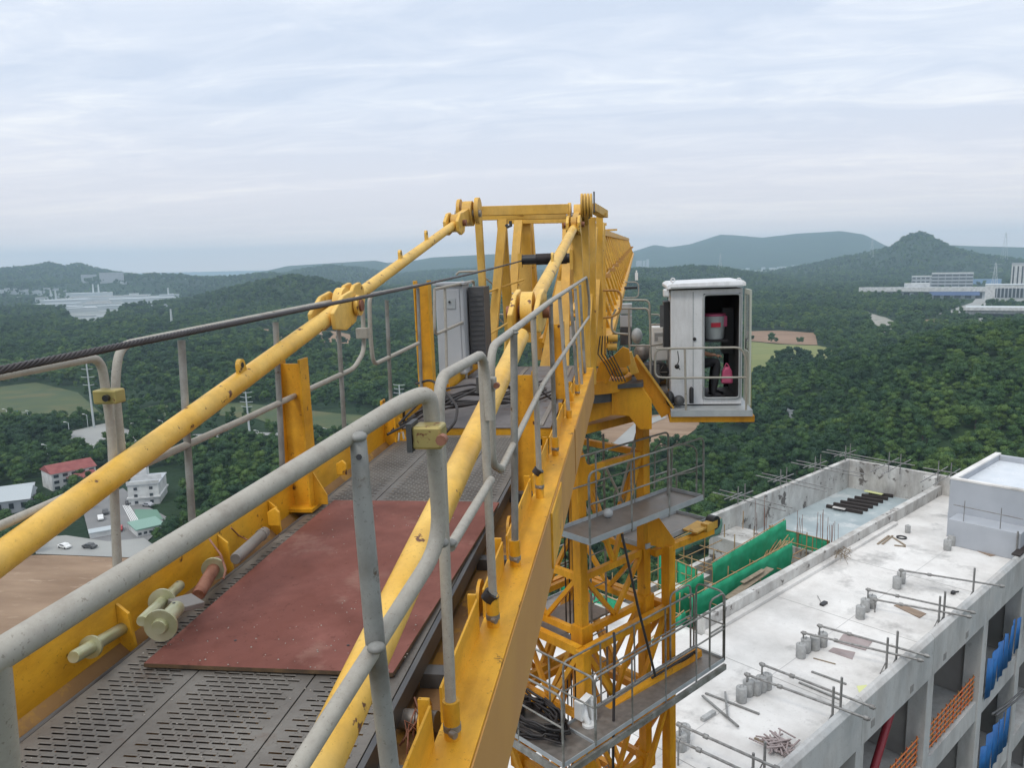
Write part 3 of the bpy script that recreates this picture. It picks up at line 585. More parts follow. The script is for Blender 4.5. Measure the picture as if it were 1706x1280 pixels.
for k in range(9):
    bldg('valley_house', 'tiny pale house in the haze below the far left mountain', 12 + 11 * k + (k % 3) * 5, 484 + (k * 7) % 6, 7 + k % 4, 3, 20, HOUSEG, group='tiny houses in the far left haze')
# distant towers seen right of the jib
for k, px in enumerate((1062, 1067, 1073, 1079)):
    X, Y = azel(px, 443)[0], 5200; x, y = Y * math.sin(X), Y * math.cos(X); z = float(hgt(x, y)); hh = (26 + 6 * (k % 2)) + (14 if k == 3 else 0)
    solo('distant_tower_block', MB().box(x - 9, x + 9, y - 8, y + 8, CAMH * 0 + z - CAMH - 30, CAMH * 0 + 88 - CAMH + (k == 3) * 8), HOUSEG, 'faint tower block in the haze just right of the crane jib', 'building', (x, y, z - CAMH), group='faint tower blocks right of the jib')
tb = MB()
for k in range(70):
    a = azel(RNG.uniform(1190, 1330), 440)[0]; r = RNG.uniform(3900, 5200); x, y = r * math.sin(a), r * math.cos(a); z = float(hgt(x, y)) - CAMH; s_ = RNG.uniform(8, 22)
    tb.box(x - s_, x + s_, y - 9, y + 9, z - 5, z + RNG.uniform(10, 26))
solo('distant_town', tb, SHEDG, 'pale distant town at the foot of the far mountains', 'town', (0, 0, -CAMH), kind='stuff')
# right hand industrial estate
Zi = 6
t = bldg('white_factory', 'long low white factory with blue roof band on the right, before the peaked hill', 1535, 498, 165, 15, 55, SHEDW, -.03, roofm=BLUER, z=Zi)
bx, by, bz_ = t.base
t.part('canopy', MB().box(bx - t.W / 2 - 2, bx + t.W / 2, by - 6, by, bz_ + t.H * .72, bz_ + t.H * 1.15), HOUSEW); t.part('roof_house', MB().box(bx - t.W * .14, bx + t.W * .06, by + 5, by + 30, bz_ + t.H, bz_ + t.H + 9), HOUSEW)
t.part('blue_fascia', MB().box(bx + t.W * .06, bx + t.W * .44, by - 6.3, by - 6, bz_ + t.H * .35, bz_ + t.H * .7), mat('deep_blue_fascia', (.14, .20, .38), .6))
for i in range(12): t.part('window', MB().box(bx - t.W / 2 + 8 + i * t.W / 12.6, bx - t.W / 2 + 18 + i * t.W / 12.6, by - .2, by + .1, bz_ + 1, bz_ + t.H * .6), WIN)
bldg('office_block', 'small pale office block with a roof tower behind the white factory', 1537, 484, 30, 20, 25, HOUSEG, roofm=HOUSEW, wins=(5, 4, .7, .4), z=Zi)
bldg('curved_office_block', 'larger pale office block with banded windows behind the white factory, right of the small one', 1585, 484, 52, 24, 30, HOUSEG, roofm=HOUSEW, wins=(6, 5, .9, .45), z=Zi)
bldg('tall_white_block', 'tall white ribbed block at the right edge', 1700, 497, 26, 46, 25, HOUSEW, roofm=HOUSEG, wins=(5, 1, .35, .92), z=Zi)
t = bldg('warehouse_block', 'large pale building with ribbed opening at the right edge', 1690, 507, 72, 26, 40, HOUSEW, -.02, roofm=SHEDW, z=Zi)
bx, by, bz_ = t.base
t.part('recess', MB().box(bx - t.W * .33, bx + t.W / 2, by - .5, by, bz_ + t.H * .35, bz_ + t.H * .85), WIN)
for i in range(13): t.part('fin', MB().box(bx - t.W * .31 + i * t.W * .062, bx - t.W * .31 + i * t.W * .062 + 1.6, by - 1.4, by - .55, bz_ + t.H * .35, bz_ + t.H * .85), HOUSEG)
t = bldg('flat_roofed_hall', 'low hall with wide flat grey roof in front of the ribbed building, right edge', 1680, 536, 104, 18, 45, HOUSEW, -.05, roofm=SHEDG, z=Zi)
bx, by, bz_ = t.base; t.part('eave', MB().box(bx - t.W / 2 - 3, bx + t.W / 2, by - 4, by + .2, bz_ + t.H * .86, bz_ + t.H * 1.1), HOUSEW); t.part('window_band', MB().box(bx - t.W * .4, bx + t.W / 2, by - .3, by, bz_ + t.H * .25, bz_ + t.H * .6), WIN)
bldg('gate_lodge', 'little white lodge beside the industrial road at the forest edge', 1628, 540, 14, 7, 8, HOUSEW, z=Zi)
bldg('low_hall', 'low bluish hall behind the industrial road', 1642, 473, 38, 6, 25, BLUER, z=Zi)
bldg('forest_hut', 'grey roofed hut half hidden by the trees right of the cab', 1330, 696, 40, 9, 7, HOUSEG, .15, roofm=SHEDG)
bldg('forest_hut', 'smaller pale hut by the trees just behind the grey roofed one', 1350, 694, 18, 7, 6, HOUSEW, .2, roofm=SHEDW)
# pylons, lamps, signs
def monopole(px, py, ptop, label, arms=4, group='slim power pylons on the left'):
    X, Y = g_flat(px, py); r = math.hypot(X, Y); h = (py - ptop) / F * r; az = math.atan2(X, Y) + .5; q = Thing('power_pylon', label, 'pylon', (X, Y, -CAMH), None, group)
    q.part('pole', MB().cyl((X, Y, -CAMH), (X - .6, Y, h - CAMH), .62, 8, .3), POLE)
    for k in range(arms):
        z = h * (.98 - .115 * k) - CAMH; L_ = 3.6 if k % 2 == 0 else 3.1; d = np.array([math.cos(az), -math.sin(az), 0]) * L_
        q.part('crossarm', MB().tube([np.array([X - .6, Y, z]) - d + [0, 0, .4], (X - .6, Y, z), np.array([X - .6, Y, z]) + d + [0, 0, .4]], .16, 5), POLE)
monopole(157, 714, 612, 'tall slim power pylon with four crossarms, nearest the left handrail clamp')
monopole(416, 722, 655, 'slim power pylon seen under the yellow rod, between two grey posts', 4)
monopole(669, 700, 640, 'slim power pylon with crossarms standing right of the rod joint, over the forest', 3)
def lamp(px, py, hp, label):
    X, Y = g_flat(px, py); r = math.hypot(X, Y); h = hp / F * r; q = Thing('street_lamp', label, 'street lamp', (X, Y, -CAMH), None, 'street lamps along the valley road')
    q.part('pole', MB().tube([(X, Y, -CAMH), (X, Y, h - CAMH), (X - 1.6, Y, h + .5 - CAMH)], .13, 5), POLE); q.part('lamp_head', MB().box(X - 2.6, X - 1.4, Y - .25, Y + .25, h + .35 - CAMH, h + .6 - CAMH), WHITEP)
for px, py, hp in ((12, 697, 12), (51, 702, 14), (106, 706, 15), (117, 735, 27), (147, 716, 22), (80, 765, 20), (218, 714, 15), (227, 722, 14), (272, 716, 13), (405, 735, 16), (432, 733, 14), (478, 735, 20), (546, 735, 20)):
    lamp(px, py, hp, 'thin pale street lamp by the road in the left valley')
X, Y = g_flat(35, 706); q = Thing('road_sign', 'blue road sign on a white gantry arm, far below at the left', 'sign', (X, Y, -CAMH))
q.part('post', MB().tube([(X + 5, Y, -CAMH), (X + 5, Y, 6.5 - CAMH), (X - 1, Y, 6.5 - CAMH)], .15, 5), POLE); q.part('sign_board', MB().box(X - 4, X - 1, Y - .1, Y + .1, 5.5 - CAMH, 7.5 - CAMH), mat('blue_sign', (.03, .16, .42), .5))
X, Y, Z = gnd(287, 548); solo('lone_tower', MB().cyl((X, Y, Z - CAMH), (X, Y, Z - CAMH + 30 * math.hypot(X, Y) / F), 1.8, 8, 1.2), POLE, 'lone pale mast standing in the forest above the black rope', 'mast', (X, Y, Z - CAMH))
def lattice(az_px, r, h, label, z=None):
    a = azel(az_px, 430)[0]; X, Y = r * math.sin(a), r * math.cos(a); Z = float(hgt(X, Y)) - CAMH; mb = MB(); s = h * .09
    for sx, sy in ((-1, -1), (1, -1), (1, 1), (-1, 1)): mb.beam((X + sx * s, Y + sy * s, Z - 2), (X + sx * s * .12, Y, Z + h), .55, .55)
    for k in range(7):
        f0, f1 = 1 - k / 7.6, 1 - (k + 1) / 7.6
        mb.beam((X - s * f0, Y - s, Z + h * (1 - f0)), (X + s * f1, Y - s, Z + h * (1 - f1)), .35, .35)
    for k in (.72, .84, .95): mb.beam((X - h * .17, Y, Z + h * k), (X + h * .17, Y, Z + h * k), .4, .4)
    solo('lattice_pylon', mb, POLE, label, 'pylon', (X, Y, Z))
lattice(1452, 3300, 75, 'faint lattice pylon on the saddle left of the peaked hill'); lattice(1673, 3450, 110, 'faint tall lattice pylon on the ridge at the right edge')
lattice(1660, 1750, 62, 'pale lattice mast among the industrial buildings at the right'); lattice(1200, 2450, 55, 'faint lattice pylon on the dark ridge above the white cab')
# ------------------------------------------------------------------ white building under construction (building frame u, v, z)
ZR = -14.5
B = Thing('concrete_building', 'white flat roofed building under construction, right of the tower, with open bays', 'building', (20, 16, -CAMH), BD)
def bx_(name, x0, x1, y0, y1, z0, z1, mt, **k): return B.part(name, MB().box(x0, x1, y0, y1, z0, z1), mt, **k)
bx_('roof', -8, 42.38, 9.73, 16.0, ZR - .5, ZR, CONC); bx_('roof', -8, 24.2, 16.003, 22, ZR - .5, ZR - .003, CONC); bx_('roof', 42.382, 49.7, 13.32, 15.998, ZR - .5, ZR - .002, CONC)
bx_('curb', 24.4, 42.4, 16.0, 16.34, ZR - 1, ZR + .62, CONCW, bev=.02); bx_('curb_step', 24.4, 42.4, 15.72, 15.998, ZR, ZR + .16, CONC, bev=.02)
bx_('curb', 42.4, 49.6, 16.0, 16.34, ZR - 1, ZR + .62, CONCW, bev=.02)
bx_('pool_floor', 36.3, 49.7, 16.34, 21.7, ZR - 1.4, -15.2, POOL); bx_('pool_wall', 36.0, 36.3, 16.345, 21.7, ZR - 4, -14.75, CONCW)
bx_('side_wall', 33.8, 49.7, 21.7, 22.0, -19, -13.3, CONCW, bev=.02); bx_('wall_head', 33.8, 36.0, 19.9, 21.698, -18.8, -14.4, CONCW, bev=.03)
bx_('end_wall', 49.702, 50.0, 13.3, 22.0, -19, -13.3, CONCW, bev=.02); bx_('pier', 49.0, 49.7, 16.2, 16.9, -15.2, -13.35, CONCW)
bx_('pit_floor', 24.4, 36.0, 16.34, 21.7, -19.3, -18.9, SOIL); bx_('pit_wall', 24.2, 24.398, 16.34, 22, -19, ZR - .01, CONCW); bx_('pit_beam', 24.4, 33.8, 21.7, 22.0, -19, -15.6, CONCW)
bx_('pit_beam', 24.6, 30.6, 19.4, 19.7, -16.3, -15.4, CONCW)
for u in (5.2, 11.2, 17.3, 23.4, 29.5, 35.8): B.part('slab_joint', MB().box(u - .012, u + .012, 9.75, 15.7, ZR + .001, ZR + .004), CONCD)
B.part('slab_joint', MB().box(-8, 42.3, 12.6, 12.62, ZR + .001, ZR + .0045), mat('joint_grey', (.42, .41, .40), .9))
P = Thing('rooftop_penthouse', 'grey rendered box room with white basin roof at the right end of the white roof', 'roof room', (45, 11, ZR), BD)
for nm, a in (('front_wall', (42.4, 42.65, 8, 13.3, ZR + .002, -11.45)), ('side_wall', (42.652, 49.7, 13.05, 13.3, ZR + .002, -11.45)), ('back_wall', (49.45, 49.7, 8, 13.048, ZR + .002, -11.45))):
    P.part(nm, MB().box(*a), PENT, bev=.02)
P.part('roof_basin', MB().box(42.66, 49.44, 8, 13.04, ZR + .01, -11.75), mat('white_basin', (.66, .69, .72), .35, col2=(.56, .60, .64), nscale=.7)); P.part('coping', MB().box(42.38, 42.67, 7.9, 13.32, -11.448, -11.36), CONC)
P.part('coping', MB().box(42.672, 49.72, 13.03, 13.32, -11.448, -11.36), CONC)
P.part('lower_step', MB().box(41.1, 42.398, 9.7, 12.85, ZR + .002, -13.15), PENT, bev=.03); P.part('railing', MB().tube([b(1604, 830, u=0) if 0 else (41.2, 12.7, -12.4), (41.2, 9.7, -12.45)], .025, 6).tube([(41.2, 12.2, -13.15), (41.2, 12.2, -12.1)], .02, 6).tube([(41.2, 10.6, -13.15), (41.2, 10.6, -12.1)], .02, 6), SCAF)
# parapet panels along the facade
COLS = [-.9, 5.15, 11.2, 17.3, 23.4, 29.5, 35.8, 41.4, 47.4]
for i in range(len(COLS) - 1):
    B.part('parapet_panel', MB().prism([(COLS[i] + .01, 9.4, -15.65), (COLS[i] + .01, 9.4, -14.12), (COLS[i] + .01, 9.52, -13.98), (COLS[i] + .01, 9.66, -13.98), (COLS[i] + .01, 9.72, -14.45), (COLS[i] + .01, 9.72, -15.65)], (COLS[i + 1] - COLS[i] - .02, 0, 0)), CONCF, bev=.015)
    B.part('parapet_joint', MB().box(COLS[i + 1] - .012, COLS[i + 1] + .012, 9.46, 9.7, -15.6, -14.1), CONCD)
for px, py in ((1519, 1148), (1574, 1094), (1611, 1058), (1454, 1205)):
    q = b(px, py, y=9.4); B.part('weep_hole', MB().box(q[0] - .14, q[0] + .14, 9.385, 9.41, q[2] - .14, q[2] + .14), CONCD)
bx_('parapet_lower', 47.4, 60, 9.4, 9.9, -15.65, -14.0, CONCF)
LV = [-15.65, -20.2, -24.8, -29.4, -34, -38.6, -43.2, -47.8, -52.4, -57, -61.6, -66.2, -70.8, -75.4, -80, -84.9]
for k, u in enumerate(COLS + [53]): B.part('column', MB().box(u - .3, u + .3, 9.43, 10.1, -84.9, -15.652), CONCF, bev=.02)
for k in range(1, len(LV) - 1): B.part('floor_slab', MB().box(-8, 54, 9.5, 21.7, LV[k], LV[k] + (.9 if k < 4 else .5)), CONCF)
for k in range(0, 5):
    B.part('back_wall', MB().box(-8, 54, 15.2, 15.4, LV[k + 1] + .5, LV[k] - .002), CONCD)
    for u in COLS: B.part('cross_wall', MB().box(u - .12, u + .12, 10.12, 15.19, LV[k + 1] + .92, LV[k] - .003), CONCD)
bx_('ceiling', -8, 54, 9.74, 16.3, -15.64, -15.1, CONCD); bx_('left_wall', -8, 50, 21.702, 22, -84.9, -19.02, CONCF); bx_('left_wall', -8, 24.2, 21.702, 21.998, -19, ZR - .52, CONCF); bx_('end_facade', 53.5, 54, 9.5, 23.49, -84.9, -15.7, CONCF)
# sloped bright blocks on the slab edge and other bay furniture
def bluesheets(u0, u1, z0, z1, n, seed):
    rg = np.random.default_rng(seed)
    for i in range(n):
        a, e = u0 + (u1 - u0) * i / n, u0 + (u1 - u0) * (i + 1) / n - .03; ramp = .55 * (i / n - .5); za = z1 + ramp + rg.uniform(-.12, .12); zb = z0 + (i / n) * .9 * (seed == 0) + rg.uniform(0, .5) * (seed > 0); sk = rg.uniform(-.25, .25)
        mb = MB(); P_ = []; K_ = 7
        for k in range(K_ + 1):
            f = k / K_; P_ += [(a + (e - a) * f, 9.37 + .035 * math.sin(6 * f + i * 2), zb), (a + (e - a) * f, 9.36 + .05 * math.sin(5 * f + i), za + sk * f)]
        mb.add(P_, [(2 * k, 2 * k + 2, 2 * k + 3, 2 * k + 1) for k in range(K_)], True)
        o = solo('blue_sheet', mb, BLUE, ['blue sheet panel', 'blue sheet panel', 'blue sheet panel'][seed] + ', ' + ['leftmost', 'second from the left', 'third from the left', 'fourth from the left', 'fifth from the left', 'rightmost'][i if i < n - 1 else 5] + [' in the topmost bay at the right edge', ' in the bay one floor below the top bay', ' in the lowest visible bay at the right edge'][seed], 'sheet', (a, 9.36, z0), BD, group='blue sheets over the bays')
        md = o.modifiers.new('thickness', 'SOLIDIFY'); md.thickness = .01
bluesheets(36.15, 40.9, -19.5, -17.25, 6, 0); bluesheets(36.15, 40.6, -23.9, -21.5, 5, 1); bluesheets(36.15, 41.0, -28.6, -26.3, 5, 2)
def barrier(u0, u1, z, label):
    t = Thing('guard_barrier', label, 'barrier', (u0, 9.7, z), BD)
    for k in range(5): t.part('rail', MB().tube([(u0, 9.62, z + .22 + .24 * k), (u1, 9.62, z + .22 + .24 * k)], .03, 6), REDB)
    n = int((u1 - u0) / .45)
    for k in range(n + 1): t.part('upright', MB().tube([(u0 + (u1 - u0) * k / n, 9.66, z), (u0 + (u1 - u0) * k / n, 9.66, z + 1.25)], .028, 6), REDB if k % 2 else SCAFR)
barrier(29.9, 35.4, -19.3, 'orange red tube guard rail on the slab edge between the middle columns'); barrier(23.8, 29.1, -19.3, 'orange red tube guard rail in the bay at the bottom edge of the picture')
solo('red_chute', MB().cyl((25.6, 9.9, -18.2), (27.9, 10.1, -16.2), .14, 12), mat('dark_red_paint', (.25, .02, .03), .5), 'dark red tube leaning in the bay below the parapet', 'tube', (26, 10, -18), BD)
solo('site_pipe_bundle', MB().tube([(36.4, 9.1, -20.1), (38, 9.0, -20.3), (41, 8.8, -20.4)], .05, 6).tube([(36.6, 9.0, -20.2), (39, 8.85, -20.45), (41, 8.75, -20.5)], .05, 6), DARKM, 'dark pipes sticking out of the slab edge at the right', 'pipes', (38, 9, -20.3), BD)
q0, q1 = b(1682, 963, z=-14.0), b(1706, 972, z=-14.0); solo('black_debris_sheet', MB().box(40.2, 43.2, 9.45, 9.8, -13.97, -13.9), BLKB, 'black strip of waste on the parapet at the right edge', 'debris', (41.5, 9.6, -13.97), BD)
# concrete counterweights (buckets) of the gondola outriggers
def drum_proto():
    t = Thing('bucket_weight', '-', 'weight', (0, 0, 0), BD, 'concrete filled bucket weights on the roof')
    mb = MB(); mb.tube([(0, 0, 0), (0, 0, .02), (0, 0, .25), (0, 0, .28), (0, 0, .31), (0, 0, .5), (0, 0, .53)], [.16, .175, .18, .187, .18, .183, .165], 16); t.part('body', mb, DRUM)
    t.part('rim', MB().tube([(.175 * math.cos(a), .175 * math.sin(a), .5) for a in np.linspace(0, 6.283, 17)], .012, 5), DRUM); t.part('lifting_loop', MB().tube([(-.07, 0, .52), (-.05, 0, .6), (.05, 0, .6), (.07, 0, .52)], .01, 5), SCAF)
    return t.o
DP = drum_proto(); first = True
def drum(px, py, label, s=1.0):
    global first
    p = b(px, py, z=ZR); o = DP if first else copy_tree(DP); first = False
    o.matrix_world = fmat(BD, p) @ Matrix.Rotation(random.uniform(0, 6), 4, 'Z') @ Matrix.Scale(s, 4); o['label'] = label
for k, (px, py, lb) in enumerate([(1494, 981, 'concrete bucket weight in front of its pair, below the farthest long pipe'), (1501, 972, 'rear concrete bucket weight of the pair below the farthest long pipe'),
    (1433, 1031, 'front concrete bucket weight of the three beside the two middle pipes'), (1441, 1019, 'middle concrete bucket weight of the three beside the two middle pipes'), (1452, 1013, 'rear concrete bucket weight of the three beside the two middle pipes'),
    (1334, 1096, 'front concrete bucket weight of the four near the pinkish boards'), (1342, 1087, 'second concrete bucket weight of the four near the pinkish boards'), (1357, 1083, 'third concrete bucket weight of the four near the pinkish boards'), (1370, 1077, 'rear concrete bucket weight of the four near the pinkish boards'),
    (1235, 1170, 'front concrete bucket weight of the five nearest the tower'), (1246, 1159, 'second concrete bucket weight of the five nearest the tower'), (1259, 1157, 'third concrete bucket weight of the five nearest the tower'), (1268, 1152, 'fourth concrete bucket weight of the five nearest the tower'), (1277, 1148, 'rear concrete bucket weight of the five nearest the tower'),
    (1578, 917, 'front concrete bucket weight of the pair below the grey penthouse'), (1585, 909, 'rear concrete bucket weight of the pair below the grey penthouse'), (1615, 905, 'single concrete bucket weight standing against the penthouse step'), (1512, 888, 'lone squat bucket weight on the open white roof, farthest left'),
    (1134, 1250, 'concrete bucket weight just right of the mast leg, lower one'), (1140, 1236, 'concrete bucket weight just right of the mast leg, upper one')]): drum(px, py, lb, .75 if px == 1512 else 1.0)
def pipe(p0, p1, z0, z1, label, group='long outrigger pipes on the roof'):
    a, e = b(*p0, z=z0), b(*p1, z=z1); t = Thing('outrigger_pipe', label, 'pipe', a, BD, group); t.part('tube', MB().tube([a, e], .042, 8), SCAF)
    d = nrm(e - a)
    for f in (.03, .3, .97): p = a + (e - a) * f; t.part('coupler', MB().cyl(p - d * .07, p + d * .07, .075, 8), SCAF)
    t.part('prop', MB().tube([a + d * .1, (a[0] + d[0] * .1, a[1] + d[1] * .1, ZR)], .03, 6), SCAF)
pipe((1497, 950), (1674, 978), -13.65, -13.85, 'long steel pipe reaching over the parapet, farthest one, below the penthouse')
pipe((1442, 982), (1626, 1022), -13.65, -13.85, 'upper of the two long pipes of the second row from the penthouse'); pipe((1454, 999), (1619, 1029), -13.95, -13.9, 'lower of the two long pipes of the second row from the penthouse')
pipe((1361, 1042), (1550, 1095), -13.65, -13.85, 'upper of the two long pipes in the third row, over the pinkish boards'); pipe((1334, 1054), (1539, 1102), -13.75, -13.9, 'lower of the two long pipes in the third row, over the pinkish boards')
pipe((1265, 1106), (1459, 1181), -13.6, -13.85, 'upper of the two long pipes in the fourth row, by the five buckets'); pipe((1240, 1123), (1450, 1200), -13.7, -13.9, 'lower of the two long pipes in the fourth row, by the five buckets')
pipe((1127, 1206), (1299, 1283), -13.6, -13.85, 'upper of the two pipes at the bottom, starting behind the mast'); pipe((1125, 1232), (1262, 1296), -13.7, -13.9, 'lower of the two pipes at the bottom, starting behind the mast')
def upright(px, py, ptop, label):
    q = b(px, py, y=9.78) if 0 else b(px, py, z=ZR); r = w(px, ptop); rr = BD @ r; k = q[0] / rr[0]; z1 = rr[2] * k
    t = Thing('scaffold_upright', label, 'scaffold post', q, BD, 'uprights along the parapet'); t.part('tube', MB().tube([q, (q[0], q[1], z1)], .042, 8), SCAF)
    t.part('foot', MB().box(q[0] - .09, q[0] + .09, q[1] - .09, q[1] + .09, q[2], q[2] + .02), DARKM); t.part('brace', MB().tube([(q[0] - .25, q[1] + .1, ZR), (q[0], q[1], ZR + .45)], .02, 6), SCAF)
for a in ((1692, 935, 885, 'grey upright tube at the parapet near the right edge, below the penthouse'), (1620, 1000, 946, 'grey upright tube crossing the farthest long pipe'), (1563, 1047, 993, 'left one of two uprights crossing the second row of pipes'), (1571, 1043, 985, 'right one of two uprights crossing the second row of pipes'),
          (1476, 1121, 1062, 'left one of two uprights crossing the third row of pipes'), (1492, 1115, 1051, 'right one of two uprights crossing the third row of pipes'), (1386, 1210, 1144, 'left one of two uprights crossing the fourth row of pipes'), (1399, 1203, 1128, 'right one of two uprights crossing the fourth row of pipes'),
          (1254, 1300, 1255, 'left one of two uprights at the bottom edge'), (1273, 1290, 1236, 'right one of two uprights at the bottom edge')): upright(*a)
def flatq(name, pts, mt, label, cat, h=.03, z=ZR):
    P_ = [b(*p, z=z) + [0, 0, .004] for p in pts]; solo(name, MB().prism(P_, (0, 0, h)), mt, label, cat, P_[0], BD)
flatq('plywood_board', [(1489, 1010), (1500, 1007), (1543, 1024), (1532, 1031)], BRPLY, 'brown plywood board on the roof near the second row of pipes', 'board')
flatq('plywood_board', [(1405, 1058), (1455, 1068), (1442, 1085), (1395, 1072)], PKPLY, 'pinkish worn board on the roof under the third row of pipes', 'board')
flatq('plywood_board', [(1388, 1080), (1425, 1088), (1420, 1100), (1380, 1086)], PKPLY, 'lower grey pink board overlapping the pinkish one', 'board', .015)
flatq('yellow_sheet', [(1427, 1144), (1444, 1142), (1447, 1152), (1432, 1157)], SHEETY, 'small pale yellow sheet on the roof', 'sheet', .005)
flatq('plywood_board', [(1603, 909), (1625, 912), (1660, 926), (1650, 928)], BRPLY, 'brown plank lying right of the bucket pair near the penthouse', 'board')
def stick(p0, p1, label, wd=.07, ht=.05, z=ZR, mt=TIMB, name='timber_stick', cat='timber', group='loose timbers on the roof'):
    a, e = b(*p0, z=z), b(*p1, z=z); a[2] += ht / 2 + .005; e[2] += ht / 2 + .005; solo(name, MB().beam(a, e, wd, ht), mt, label, cat, a, BD, group=group)
stick((1175, 1157), (1265, 1192), 'longer timber of the loose cross left of the fourth pipe row', mt=SCAF); stick((1170, 1161), (1230, 1213), 'shorter timber of the loose cross left of the fourth pipe row', mt=SCAF, z=ZR + .05)
stick((1208, 1155), (1212, 1197), 'upright looking timber across the loose cross', mt=SCAF, z=ZR + .1); stick((1170, 1203), (1190, 1190), 'short thick block beside the loose timber cross', .15, .12, mt=DRUM)
stick((1352, 1121), (1410, 1142), 'timber lying right of the four buckets', mt=SCAF); stick((1355, 1098), (1392, 1108), 'thin lath in front of the pinkish board', .04, .03)
stick((1331, 1139), (1400, 1168), 'long timber between third and fourth pipe rows', mt=SCAF)
stick((1462, 908), (1481, 894), 'left timber of the pair near the black ring', .09); stick((1470, 908), (1487, 894), 'second timber of the pair near the black ring', .09)
stick((1488, 897), (1508, 910), 'crooked timber touching the black ring', .08); stick((1490, 910), (1509, 912), 'short timber below the black ring', .08)
stick((1257, 1232), (1300, 1250), 'timber left of the heap of sticks at the bottom', .06)
for k, (px, py, lb) in enumerate(((1502, 897, 'black ring lying on the open roof between timbers and buckets'), (1594, 884, 'black ring lying left of the penthouse step'))):
    p = b(px, py, z=ZR) + [0, 0, .04]; solo('tyre_ring', MB().tube([(p[0] + .22 * math.cos(a), p[1] + .22 * math.sin(a), p[2]) for a in np.linspace(0, 6.283, 25)], .04, 7), BLACKM, lb, 'ring', p, BD)
p = b(1372, 1008, z=ZR); t = Thing('broom', 'dark broom lying on the roof in front of the curb', 'broom', p, BD); t.part('handle', MB().tube([p + [0, .1, .05], b(1362, 994, z=ZR) + [0, 0, .03]], .015, 6), SCAF); t.part('head', MB().box(p[0] - .2, p[0] + .2, p[1] - .09, p[1] + .08, ZR + .005, ZR + .1), BLACKM)
p = b(1588, 990, z=ZR); t = Thing('cable_tool', 'small black power tool lying near the farthest pipe', 'tool', p, BD); t.part('body', MB().box(p[0] - .12, p[0] + .12, p[1] - .08, p[1] + .08, ZR + .003, ZR + .13), BLACKM, bev=.03); t.part('handle', MB().tube([p + [.1, 0, .06], p + [.3, -.12, .05]], .03, 6), BLACKM)
rg = np.random.default_rng(3); p = b(1296, 1247, z=ZR); t = Thing('stick_heap', 'round heap of pale timber offcuts at the bottom of the roof', 'heap', p, BD)
for k in range(38):
    a = rg.uniform(0, math.pi); L_ = rg.uniform(.25, .5); z = ZR + .03 + .2 * rg.uniform(); o_ = rg.normal(size=2) * .18; t.part('stick', MB().beam((p[0] + o_[0] - L_ * math.cos(a), p[1] + o_[1] - L_ * math.sin(a), z), (p[0] + o_[0] + L_ * math.cos(a), p[1] + o_[1] + L_ * math.sin(a), z + rg.uniform(-.05, .1)), .045, .03), PKPLY)
for px, py, lb in ((1583, 865, 'upper blue grey can standing by the penthouse wall'), (1586, 875, 'lower blue grey can standing by the penthouse wall')):
    p = b(px, py, z=ZR); solo('paint_can', MB().tube([p, p + [0, 0, .35], p + [0, 0, .37]], [.13, .14, .12], 12), mat('can_paint', (.35, .40, .46), .4), lb, 'can', p, BD)
# black beams in the pool
for k in range(8):
    z = -15.2; p0 = b(1377 + 13 * k * .9, 846 - 3.6 * k, z=z); p1 = b(1437 + 8.5 * k, 857 - 4.6 * k, z=z)
    o = solo('black_beam', MB().beam(p0 + [0, 0, .1], p1 + [0, 0, .1], .2, .18), BLKB, ['nearest', 'second', 'third', 'fourth', 'fifth', 'sixth', 'seventh', 'farthest'][k] + ' of the black beams lying in the recessed roof basin', 'beam', p0, BD, group='black beams in the roof basin')
p0, p1 = b(1388, 845, z=-15.0), b(1408, 849, z=-15.0); solo('white_board', MB().beam(p0, p1, .25, .04), CONC, 'white board lying on the nearest black beams', 'board', p0, BD)
p0, p1 = b(1441, 818, z=-15.0), b(1470, 824, z=-15.0); solo('yellow_plank', MB().beam(p0, p1, .3, .04), SHEETY, 'yellow plank lying on the farthest black beams', 'board', p0, BD)
# scaffold pipe clusters over the left and end walls
def cluster(px, py, along, label):
    q = b(px, py, z=-13.3); t = Thing('wall_scaffold', label, 'scaffold', q, BD, 'pipe crosses over the parapet walls'); d = np.array([1., 0, 0]) if along == 'u' else np.array([0, 1., 0]); e = np.array([0, 1., 0]) if along == 'u' else np.array([1., 0, 0])
    for s_ in (-.35, .35):
        t.part('upright', MB().tube([q + d * s_ + [0, 0, -.3], q + d * s_ + [0, 0, 1.0]], .03, 6), SCAF)
        t.part('ledger', MB().tube([q + d * s_ - e * 2.8 + [0, 0, .25], q + d * s_ + e * 1.6 + [0, 0, .33]], .03, 6), SCAF)
    t.part('cross_tube', MB().tube([q - d * 1.2 + [0, 0, .42], q + d * 1.2 + [0, 0, .42]], .03, 6), SCAF)
    t.part('cross_tube', MB().tube([q - d * .9 + e * .5 + [0, 0, .28], q + d * .9 + e * .5 + [0, 0, .28]], .03, 6), SCAF)
for a in ((1235, 838, 'u', 'pipe cross over the left wall, nearest one'), (1305, 808, 'u', 'pipe cross over the left wall, second from the near end'), (1362, 785, 'u', 'pipe cross over the left wall, third from the near end'), (1412, 766, 'u', 'pipe cross at the far left corner of the walls'),
          (1490, 781, 'v', 'pipe cross over the end wall, left one'), (1573, 797, 'v', 'pipe cross over the end wall beside the penthouse')): cluster(*a)
